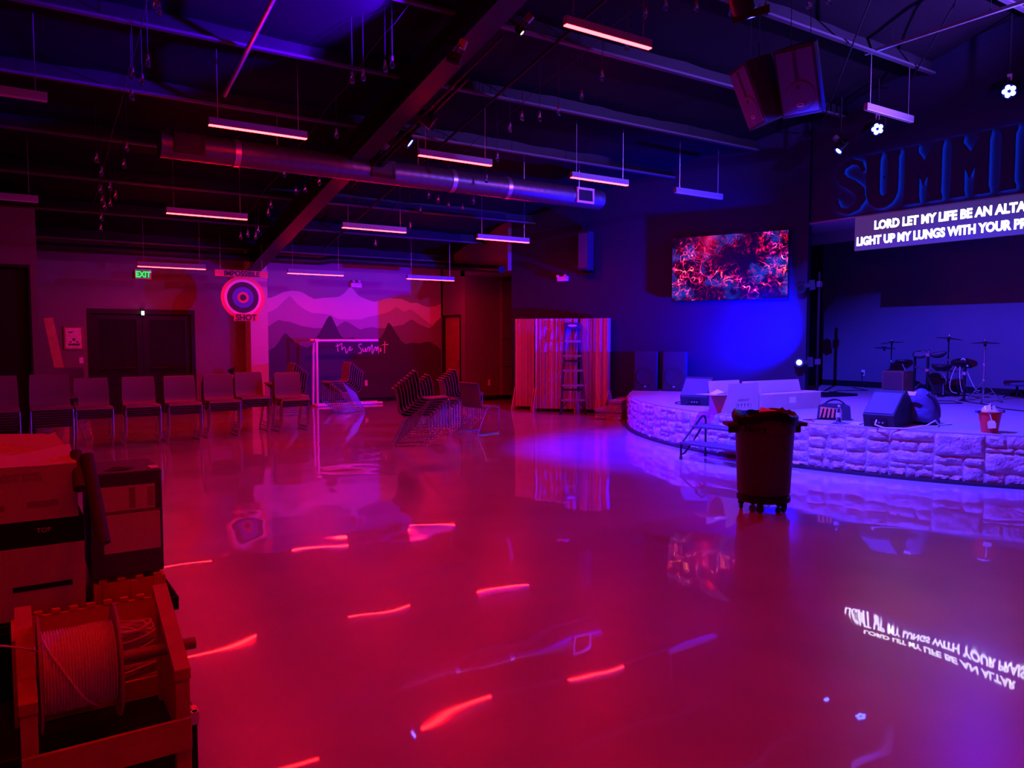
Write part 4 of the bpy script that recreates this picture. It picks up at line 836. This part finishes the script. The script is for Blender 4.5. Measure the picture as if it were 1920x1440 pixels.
t = thing('drum_stool', 'low round dark stool at the right edge of the photo behind the hi-hat', 'stool', (14.3, 6.1, SH)); M().lathe([(0, .22), (.18, .22), (.2, .25), (.19, .3), (0, .31)], n=26).build('seat', NAVY, t); M().tube([(0, 0, .05), (0, 0, .22)], .02, 8).build('post', STEELD, t)
for k in range(3): M().tube([(0, 0, .15), (cos(k * 2.1) * .2, sin(k * 2.1) * .2, .01)], .01, 6).build('leg', STEELD, t)
for i, (pts, lab) in enumerate((([(14.6, 9.3), (14.2, 8.9), (14.0, 8.6), (13.5, 8.9), (13.0, 8.7)], 'black cable on the carpet from the wall socket to the pole base'), ([(12.9, 6.9), (12.6, 6.6), (12.8, 6.4), (12.5, 6.1), (12.2, 6.3), (12.4, 6.7)], 'black cable coiled on the carpet before the drum rack'),
                            ([(13.6, 6.6), (13.0, 6.4), (12.5, 5.7), (12.0, 5.3), (11.8, 4.6)], 'black cable running over the carpet past the hi-hat stand'))):
    tube_thing('floor_cable', [(x, y, SH + .008) for x, y in pts], .008, RUBBER, lab, 'cable', None, 6)
def outlet(name, lab, loc, nrm, hsz=.06):
    t = thing(name, lab, 'socket', loc); m = M(); q = Vector(nrm).to_track_quat('-Y', 'Z'); t.rotation_euler = q.to_euler()
    M().bb(-.037, .037, -.007, 0, -hsz, hsz).build('plate', WHITEP, t, bevel=.003); return t
o = outlet('wall_outlet', 'white wall socket on the stage back wall with a black plug', (14.95, 9.3, SH + .3), (-1, 0, 0)); M().bb(-.02, .02, -.05, -.008, -.03, .01).build('plug', RUBBER, o); M().tube(arc((0, -.05, -.01), (.25, -.08, -.28), (.0, -.1, -.25), 8), .007, 6).build('plug_cable', RUBBER, o)

# ---------------------------------------------------------------- far wall: mural, signs, frame
mur = tag(None or M().build('mural', WALL), 'painted mural of layered mountains on the far wall', 'mural'); bpy.data.objects.remove(mur)
SKY = mat('mural_sky_paint', (.24, .2, .24), .75); L1 = mat('mural_pale_ridge_paint', (.56, .45, .47), .75); L2 = mat('mural_light_grey_ridge_paint', (.36, .29, .33), .75); L3 = mat('mural_mid_grey_ridge_paint', (.17, .13, .16), .75); L4 = mat('mural_dark_ridge_paint', (.045, .035, .05), .75)
ridges = [
 [(70, 305), (110, 300), (150, 283), (200, 258), (260, 250), (300, 253), (340, 265), (380, 290), (420, 310), (480, 302), (560, 298), (600, 292), (635, 268), (660, 240), (675, 222), (692, 232), (715, 262), (740, 288), (770, 302), (810, 318), (850, 330), (890, 322), (920, 310), (960, 303), (1050, 310), (1090, 328), (1110, 338), (1160, 338), (1200, 356), (1240, 370), (1290, 362), (1340, 345)],
 [(70, 410), (110, 398), (150, 375), (180, 345), (215, 310), (240, 290), (258, 300), (300, 350), (350, 385), (400, 410), (480, 415), (540, 425), (570, 445), (600, 455), (700, 458), (760, 455), (800, 440), (880, 425), (930, 412), (970, 395), (1005, 368), (1030, 378), (1060, 400), (1085, 395), (1110, 383), (1140, 400), (1200, 450), (1240, 480), (1270, 500), (1300, 470), (1340, 440)],
 [(70, 520), (100, 500), (130, 478), (165, 460), (200, 470), (240, 473), (330, 505), (380, 512), (420, 520), (480, 518), (540, 520), (585, 505), (610, 487), (640, 470), (665, 478), (700, 500), (750, 530), (790, 518), (830, 512), (900, 522), (960, 515), (1000, 505), (1060, 495), (1085, 475), (1115, 458), (1140, 466), (1170, 490), (1205, 505), (1245, 520), (1270, 505), (1300, 470), (1340, 440)],
 [(70, 690), (130, 660), (160, 625), (185, 580), (210, 555), (230, 570), (280, 620), (320, 645), (370, 662), (400, 640), (430, 590), (455, 555), (490, 490), (510, 450), (530, 430), (545, 440), (565, 480), (600, 560), (620, 585), (640, 596), (700, 586), (730, 600), (800, 620), (870, 600), (895, 590), (925, 540), (945, 490), (955, 479), (975, 500), (1010, 560), (1040, 605), (1070, 635), (1120, 625), (1180, 630), (1230, 615), (1260, 622), (1300, 645), (1340, 675)]]
def mpt(X, Y):          # mural drawing units -> wall metres (taken at the wall plane)
    px, py = 480 + X / 3.84, 480 + Y / 3.84; r = Fv * 1445 + Rv * (px - 960) - Uv * (py - 720); k = YF / r.y; return (r.x * k, 1.6 + r.z * k)
ridges = [[mpt(*p) for p in rg] for rg in ridges]
X0, X1 = 5.0, XR
m = M(); fn = lambda u, v, d: (u, d, v)
m.prism([(X0, .1), (X1, .1), (X1, 3.5), (X0, 3.5)], YF - .004, YF - .001, fn, 0)
for i, rg in enumerate(ridges):
    rg = [(min(max(x, X0), X1), z) for x, z in rg]; y = YF - .006 - i * .0015
    vs = [(x, y, z) for x, z in rg] + [(x, y, .1) for x, z in rg]; n = len(rg)
    m.add(vs, [(k, k + 1, n + k + 1, n + k) for k in range(n - 1)], i + 1)
tag(m.build('mural', [SKY, L1, L2, L3, L4]), 'painted mural of layered mountains covering the far wall', 'mural')
# brushed lettering on the mural
t = thing('mural_lettering', 'pink hand-brushed words the Summit on the dark part of the mural', 'lettering', (0, YF - .012, 0))
strokes = {'the': [[(627, 385 + 0), (640, 520)], [(600, 430), (640, 425), (700, 380)], [(700, 385), (705, 500), (715, 470), (745, 440), (760, 470), (770, 540), (785, 545), (800, 500)], [(800, 490), (850, 460), (845, 435), (825, 440), (815, 480), (835, 505), (880, 470)]],
           'Summit': [[(1030, 400), (1000, 390), (975, 415), (990, 450), (1020, 480), (1025, 530), (1000, 550), (970, 535)], [(1045, 455), (1050, 510), (1075, 515), (1090, 450), (1095, 520)], [(1110, 520), (1125, 450), (1150, 440), (1150, 520), (1175, 440), (1200, 400), (1195, 540), (1210, 560)], [(1215, 540), (1240, 450), (1265, 440), (1262, 510), (1290, 440), (1300, 440), (1298, 535), (1310, 545)], [(1325, 520), (1335, 450), (1345, 515)], [(1340, 415), (1346, 420)], [(1405, 350), (1400, 545)], [(1365, 405), (1460, 400)]]}
LPK = mat('white_brush_paint', (.8, .7, .7), .6)
for wd_, ss in strokes.items():
    m = M()
    for s_ in ss:
        pts = []
        for X, Y in s_:
            px, py = 560 + X / 8.727, 600 + Y / 8.727; r = Fv * 1445 + Rv * (px - 960) - Uv * (py - 720); k = YF / r.y; pts.append((r.x * k, 0, 1.6 + r.z * k))
        m.tube(bend(pts, .02, 3) if len(pts) > 2 else pts, .014, 6)
    m.build('brushed_word', LPK, t)
# hanging target sign
t = thing('target_sign', 'hanging round target sign reading impossible shot before the wall column', 'sign', (4.25, 16.5, 2.42))
RN = Matrix.Rotation(pi / 2, 3, 'X')
RP = mat('sign_red_board', (.75, .12, .14), .5); PK = mat('sign_white_ring', (.85, .7, .8), .5); DB = mat('sign_black_ring', (.03, .02, .04), .5); BL = mat('sign_blue_ring', (.08, .1, .6), .5)
M().lathe([(0, -.03), (.44, -.03), (.44, .0), (0, .0)], n=48, rot=RN).build('target_board', RP, t)
for k, (r, mt) in enumerate(((.375, PK), (.32, DB), (.215, BL), (.115, RP), (.065, DB))):
    M().lathe([(0, .002 + .003 * k), (r, .002 + .003 * k), (r, .0)], n=48, rot=RN).build('ring', mt, t)
tw = M().bb(-.55, .52, -.02, .0, .42, .56).build('word_board', RP, t, bevel=.01); text_obj('letters', 'IMPOSSIBLE', .15, DB, tw, .004, .004, 'CENTER', sx=.95, mw=frame((-.015, -.024, .44), (1, 0, 0), (0, 0, 1)))
tw = M().bb(-.2, .3, -.03, -.005, -.49, -.33).build('word_board', RP, t, bevel=.01); text_obj('letters', 'SHOT', .17, DB, tw, .004, .004, 'CENTER', sx=.95, mw=frame((.05, -.034, -.47), (1, 0, 0), (0, 0, 1)))
for s in (-.44, .4): M().tube([(s, 0, .55), (s, 0, RZ(16.5) - 2.42 - .05)], .004, 5).build('hanging_wire', ALU, t)
# exit sign
t = thing('exit_sign', 'green glowing EXIT sign above the double doors', 'exit sign', (2.55, YF - .05, 2.91))
M().bb(-.16, .16, -.0, .05, -.1, .1).build('housing', WHITEP, t, bevel=.006); M().bb(-.125, .125, -.004, -.001, -.085, .085).build('face', GREEND, t); text_obj('letters', 'EXIT', .17, GREENE, t, .001, .006, 'CENTER', sx=.82, mw=frame((0, -.006, -.062), (1, 0, 0), (0, 0, 1)))
t = thing('door_light', 'tiny white light at the top middle of the double doors', 'light', (2.52, YF - .06, 2.1)); M().box((0, 0, 0), (.05, .03, .08)).build('lens', mat('small_white_glow', (1, 1, 1), emit=(.9, 1, .9), es=5), t); M().box((0, .03, .03), (.07, .02, .16)).build('base', BLACK, t)
t = thing('emergency_light', 'pale twin-head emergency light on top of the mural', 'emergency light', (7.25, YF - .05, 2.86)); M().bb(-.14, .14, -.04, .04, -.06, .05).build('housing', WHITEP, t, bevel=.01)
for s in (-.07, .07): M().lathe([(0, .0), (.03, .0), (.034, .03), (0, .05)], (s, -.02, .08), 12, rot=Matrix.Rotation(pi / 2 - .3, 3, 'X')).build('lamp_head', WHITEP, t)
t = thing('framed_poster', 'small framed poster on the far wall left of the double doors', 'picture', (1.25, YF - .02, 1.58))
M().bb(-.175, .175, -.012, .015, -.235, -.205).bb(-.175, .175, -.012, .015, .205, .235).bb(-.175, -.145, -.012, .015, -.205, .205).bb(.145, .175, -.012, .015, -.205, .205).build('frame', PLY, t); pr_ = M().bb(-.145, .145, 0, .012, -.205, .205).build('print', mat('poster_paper', (.7, .5, .5), .6, var=.2, scale=12), t)
m = M().prism([(-.0 + .03 * cos(k * pi / 6), -.03 + .03 * sin(k * pi / 6)) for k in range(12)], -.003, -.001, lambda u, v, d: (u, d, v)).bb(-.08, -.04, -.003, -.001, -.09, -.06).bb(.04, .08, -.003, -.001, -.09, -.06); m.build('printed_emblem', INK, pr_); M().bb(-.1, .1, -.003, -.001, -.15, -.11).build('printed_band', INK, pr_); M().bb(-.09, -.02, -.003, -.001, .1, .13).build('printed_title', INK, pr_)
outlet('light_switch', 'pale light switch under the framed poster', (1.37, YF, 1.13), (0, -1, 0)); outlet('wall_outlet', 'pale wall socket low on the dark part of the mural', (7.5, YF - .012, .47), (0, -1, 0), .07); outlet('wall_outlet', 'pale wall socket low in the alcove left of the ribbed flats', (10.3, 16.55, .45), (0, -1, 0), .08)
t = tag(M().box((0, 0, .98), (.16, .12, 1.98), 0, Matrix.Rotation(rad(-9), 3, 'Y')).build('leaning_beam', WOOD, None, (.95, 17.3, .01)), 'wooden beam leaning on the far wall left of the framed poster', 'beam')
# white pipe frame
t = thing('pipe_frame', 'white pipe frame standing in front of the mural', 'frame', (6.02, 17.1, 0))
for dy, n_ in ((0, 1), (.3, 2)):
    M().tube([(0, dy, .03), (.0 if n_ == 1 else .03, dy, 1.52)], .03, 10).build('upright_pipe', PVC, t); M().tube([(0, dy, 1.52), (1.5, dy, 1.52)], .03, 10).build('top_pipe', PVC, t); M().tube([(0, dy, .03), (1.6, dy, .03)], .03, 10).build('bottom_pipe', PVC, t)
    M().lathe([(0, -.05), (.038, -.05), (.038, .05), (0, .05)], (0, dy, 1.52), 12, rot=Matrix.Rotation(pi / 2, 3, 'Y')).build('elbow_joint', PVC, t)
M().tube([(0, 0, .03), (0, .3, .03)], .028, 10).tube([(0, 0, 1.5), (0, .3, 1.5)], .028, 10).build('link_pipe', PVC, t)
t = thing('potted_plant', 'small dark potted plant on the ledge behind the chair row', 'plant', (4.25, 17.55, 0)); M().lathe([(0, 0), (.1, 0), (.13, .78), (.11, .78), (0, .74)], n=16).build('tall_pot', PLY, t)
m = M(); r7 = random.Random(9)
for k in range(26):
    a = r7.random() * 6.28; e = r7.uniform(.1, .2); p = Vector((0, 0, .76)); q = p + Vector((cos(a) * e, sin(a) * e, r7.uniform(.05, .22))); s_ = Vector((-sin(a), cos(a), 0)) * .025; mid = (p + q) / 2 + Vector((0, 0, .05)); m.add([p, mid + s_, q, mid - s_], [(0, 1, 2, 3)])
m.build('leaves', mat('dark_leaf', (.05, .09, .04), .5), t)

# ---------------------------------------------------------------- foreground pile at the left
t = thing('road_case', 'black flat road case on the floor under the pile of boxes', 'case', (.09, 3.1, 0))
M().bb(-.5, .44, -.33, .62, 0.0, .27).build('case_body', BLACK, t, bevel=.008); M().bb(-.5, .44, -.33, .62, .272, .30).build('case_lid', BLACK, t, bevel=.008)
for (x, y) in ((.44, -.33), (.44, .62), (-.5, -.33), (-.5, .62)):
    sx, sy_ = (-1 if x > 0 else 1), (1 if y < 0 else -1); M().bb(x, x + sx * .06, y, y + sy_ * .016, .296, .304).bb(x, x + sx * .016, y, y + sy_ * .06, .296, .304).bb(x - sx * .004, x + sx * .06, y - sy_ * .004, y, .26, .304).bb(x - sx * .004, x, y, y + sy_ * .06, .26, .304).build('corner_guard', CHROME, t)
M().bb(.441, .452, -.2, -.1, .2, .25).build('latch', CHROME, t)
def crenel_bin(t, x0, x1, y0, y1, z0, z1, open_front, mt):
    th = .012; m = M().bb(x0, x1, y1 - th, y1, z0, z1).bb(x0, x0 + th, y0, y1 - th, z0, z1).bb(x1 - th, x1, y0, y1 - th, z0, z1).bb(x0 + th, x1 - th, y0, y1 - th, z0, z0 + th)
    m.bb(x0 + th, x1 - th, y0, y0 + th, z0 + th, z0 + (z1 - z0) * (.25 if open_front else 1)); n = int((x1 - x0) / .055)
    for k in range(n):
        c = x0 + (k + .5) * (x1 - x0) / n
        m.bb(c - .014, c + .014, y1 - .016, y1 + .004, z1, z1 + .016)
        if not open_front: m.bb(c - .014, c + .014, y0 - .002, y0 + th, z1, z1 + .014)
    if not open_front:
        for c in (x0 + .03, (x0 + x1) / 2, x1 - .045): m.bb(c, c + .02, y0 - .006, y0, z0, z1)
    return m.build('bin_body', mt, t, bevel=.002)
ORED = mat('orange_red_plastic', (.75, .1, .03), .45)
t = thing('storage_bin', 'open orange-red plastic bin holding coiled cable behind the cable reel', 'bin', (0, 0, .3)); crenel_bin(t, .0, .5, 2.98, 3.21, 0.001, .30, True, ORED)
m = M(); r8 = random.Random(2)
for k in range(34):
    rr = .19 + r8.uniform(-.07, .015); zz = .325 + .0065 * k; ox, oy = r8.uniform(-.015, .015), r8.uniform(-.006, .006); m.tube([(.27 + ox + rr * cos(a * pi / 18), 3.1 + oy + rr * .42 * sin(a * pi / 18), zz + .006 * sin(a * .7 + k)) for a in range(37)], .0045, 6, caps=False)
tag(m.build('coiled_cable', CABLE), 'loose coil of cable lying in the open orange-red bin', 'cable')
t = thing('black_tray', 'black plastic tray under the cartons behind the open orange-red bin', 'tray', (0, .26, .52)); M().bb(-.32, .56, 2.97, 3.42, .0, .03).bb(-.32, .56, 2.97, 2.98, .03, .055).bb(-.32, -.31, 2.98, 3.42, .03, .055).bb(.55, .56, 2.98, 3.42, .03, .055).build('tray_body', BLACK, t, bevel=.004); M().bb(.3, .44, 2.966, 2.9695, .01, .025).bb(.04, .16, 2.966, 2.9695, .01, .025).build('tray_slots', PLY, t)
tag(M().bb(-.3, .5, 3.25, 3.66, .303, .518).build('black_crate', BLACK, bevel=.006), 'plain black crate under the black tray behind the open bin', 'crate')
t = thing('storage_bin', 'small orange-red plastic bin under the dark blue carton', 'bin', (0, .22, .552)); crenel_bin(t, .265, .515, 3.02, 3.38, 0.001, .115, False, ORED)
t = thing('blue_carton', 'dark blue carton with white paper labels at the right of the box pile', 'carton', (.262, 3.25, .686), rad(0)); t.scale = (1.066,) * 3
M().bb(0, .235, 0, .3, 0, .375).build('carton_body', MIDBLUE, t, bevel=.004); 
M().bb(.02, .21, -.002, -.0004, .235, .325).build('paper_label', PAPER, t)
l2 = M().bb(.04, .225, -.002, -.0004, .085, .225).build('paper_label', PAPER, t)
m = M()
for k in range(8): m.bb(.185, .205, -.003, -.0021, .245 + k * .009, .25 + k * .009)
m.bb(.125, .145, -.003, -.0021, .242, .318).bb(.04, .23, -.003, -.0004, .228, .232); m.build('label_print', mat('faded_print', (.35, .25, .27), .7), t)
M().add([(.05, .05, .376), (.12, .03, .379), (.16, .08, .377), (.09, .1, .382)], [(0, 1, 2, 3)]).build('top_hole', BLACK, t)
M().bb(.2, .23, .02, .09, .3755, .378).build('tape_end', PAPER, t)
t = thing('white_carton', 'big pale carton with a black band and slot line at the left edge', 'carton', (-.288, 3.25, .577)); t.scale = (1.066,) * 3; M().bb(0, .495, 0, .33, 0, .25).build('carton_body', CREAM, t, bevel=.003); bnd = M().bb(-.001, .496, -.001, .331, .2505, .335).build('black_lid_band', BLACK, t)
M().bb(.28, .455, -.002, -.0003, .1, .117).build('slot_line', BLACK, t)
text_obj('band_word', 'TOP', .022, PAPER, bnd, .0005, 0, 'CENTER', mw=frame((.375, -.0025, .295), (1, 0, 0), (0, 0, 1)))
t = thing('mail_box', 'pale postal carton with torn open flaps on top of the pile', 'carton', (-.309, 3.25, .937)); t.scale = (1.066,) * 3; PCR = mat('pale_mail_card', (.62, .5, .48), .75)
M().bb(0, .5, 0, .004, 0, .185).bb(0, .5, .3, .304, 0, .185).bb(0, .004, .004, .3, 0, .185).bb(.496, .5, .004, .3, 0, .185).bb(.004, .496, .004, .3, 0, .004).build('carton_body', PCR, t)
M().add([(.2, 0, .185), (.5, 0, .186), (.49, .16, .235), (.4, .17, .215), (.24, .12, .2)], [(0, 1, 2, 3, 4)]).build('torn_flap', PCR, t); M().add([(0, .3, .185), (.5, .3, .185), (.46, .38, .25), (.2, .36, .27), (.02, .4, .28)], [(0, 1, 2, 3, 4)]).build('torn_flap', PCR, t); M().add([(.0, 0, .186), (.36, 0, .187), (.33, .1, .21), (.1, .13, .25), (.0, .12, .24)], [(0, 1, 2, 3, 4)]).build('torn_flap', PCR, t)
for s_, z in (('UNITED STATES', .152), ('POSTAL SERVICE', .136)): text_obj('print_words', s_, .0165, mat('faded_print', (.3, .2, .22), .7), t, .0004, 0, mw=frame((.275, -.001, z), (1, 0, 0), (0, 0, 1)))
M().bb(.35, .44, -.0012, -.0004, .045, .066).build('printed_patch', MATS['faded_print'], t); M().bb(.24, .285, -.0012, -.0004, .04, .06).build('printed_patch', MATS['faded_print'], t)
def pipe_black(p, q, r, lab):
    p = Vector(p); q = Vector(q); o = M().tube([(0, 0, 0), q - p], r, 20).build('foam_tube', mat('dark_foam', (.06, .035, .05), .8), None, p); tag(o, lab, 'tube', 'dark foam tubes leaning on the boxes')
    return o
pipe_black((0.290, 3.091, 0.859), (0.259, 3.273, 1.158), .023, 'longer dark foam tube leaning across the dark blue carton')
pipe_black((0.227, 3.198, 1.046), (0.228, 3.326, 1.163), .021, 'shorter dark foam tube between the two piles of boxes')
# cable reel in its wooden stand
t = thing('reel_stand', 'reddish wooden cable reel stand with sloped side rails', 'reel stand', (0, 0, 0)); RW = mat('red_stained_wood', (.55, .16, .1), .6, var=.12, scale=14)
for x in (.035, .455):
    M().bb(x - .022, x + .022, 2.6, 2.64, .0, .5).build('front_post', RW, t, bevel=.002)
    M().prism([(2.595, .50), (2.595, .535), (3.0, .705), (3.0, .67)], x - .024, x + .024, lambda u, v, d: (d, u, v)).build('side_rail', RW, t, bevel=.002)
    M().prism([(2.64, .31), (2.96, .31), (2.96, .65), (2.64, .515)], x - .012, x + .0, lambda u, v, d: (d, u, v)).build('side_board', RW, t)
    M().bb(x - .02, x + .02, 2.93, 2.97, .302, .66).build('rear_post', RW, t)
M().bb(.013, .477, 2.585, 2.6, .27, .375).build('front_board', RW, t, bevel=.002); 
axl = M().tube([(.02, 2.78, .545), (.53, 2.78, .545)], .02, 16).build('axle_pipe', mat('brown_pipe', (.3, .15, .12), .5), t)
t = thing('cable_reel', 'reel of white cable on the axle of the wooden stand', 'cable reel', (0, 2.78, .545)); RX = Matrix.Rotation(pi / 2, 3, 'Y')
for x in (.07, .285): M().lathe([(.022, -.004), (.178, -.004), (.178, .004), (.022, .004)], (x, 0, 0), 48, rot=RX).build('flange', mat('reel_flange', (.4, .2, .18), .5), t)
m = M(); n = 24
m.lathe([(.021, 0)] + [(.119 + .0085 * abs(sin(pi * k / 6)), .205 * k / (n * 6) + .0) for k in range(n * 6 + 1)] + [(.021, .205)], (.075, 0, 0), 40, rot=RX)
m.build('wound_cable', CABLE, t)
M().tube([(.08, -.05, .125), (.1, -.1, .09), (.14, -.128, .02), (.18, -.132, -.05), (.21, -.105, -.09), (.225, -.08, -.11)], .0035, 6).build('loose_end', CABLE, t)
M().tube(arc((.07, -.08, .1), (-.3, -.05, .1), (-.1, -.08, .2), 8), .0035, 6).build('loose_end', CABLE, t)
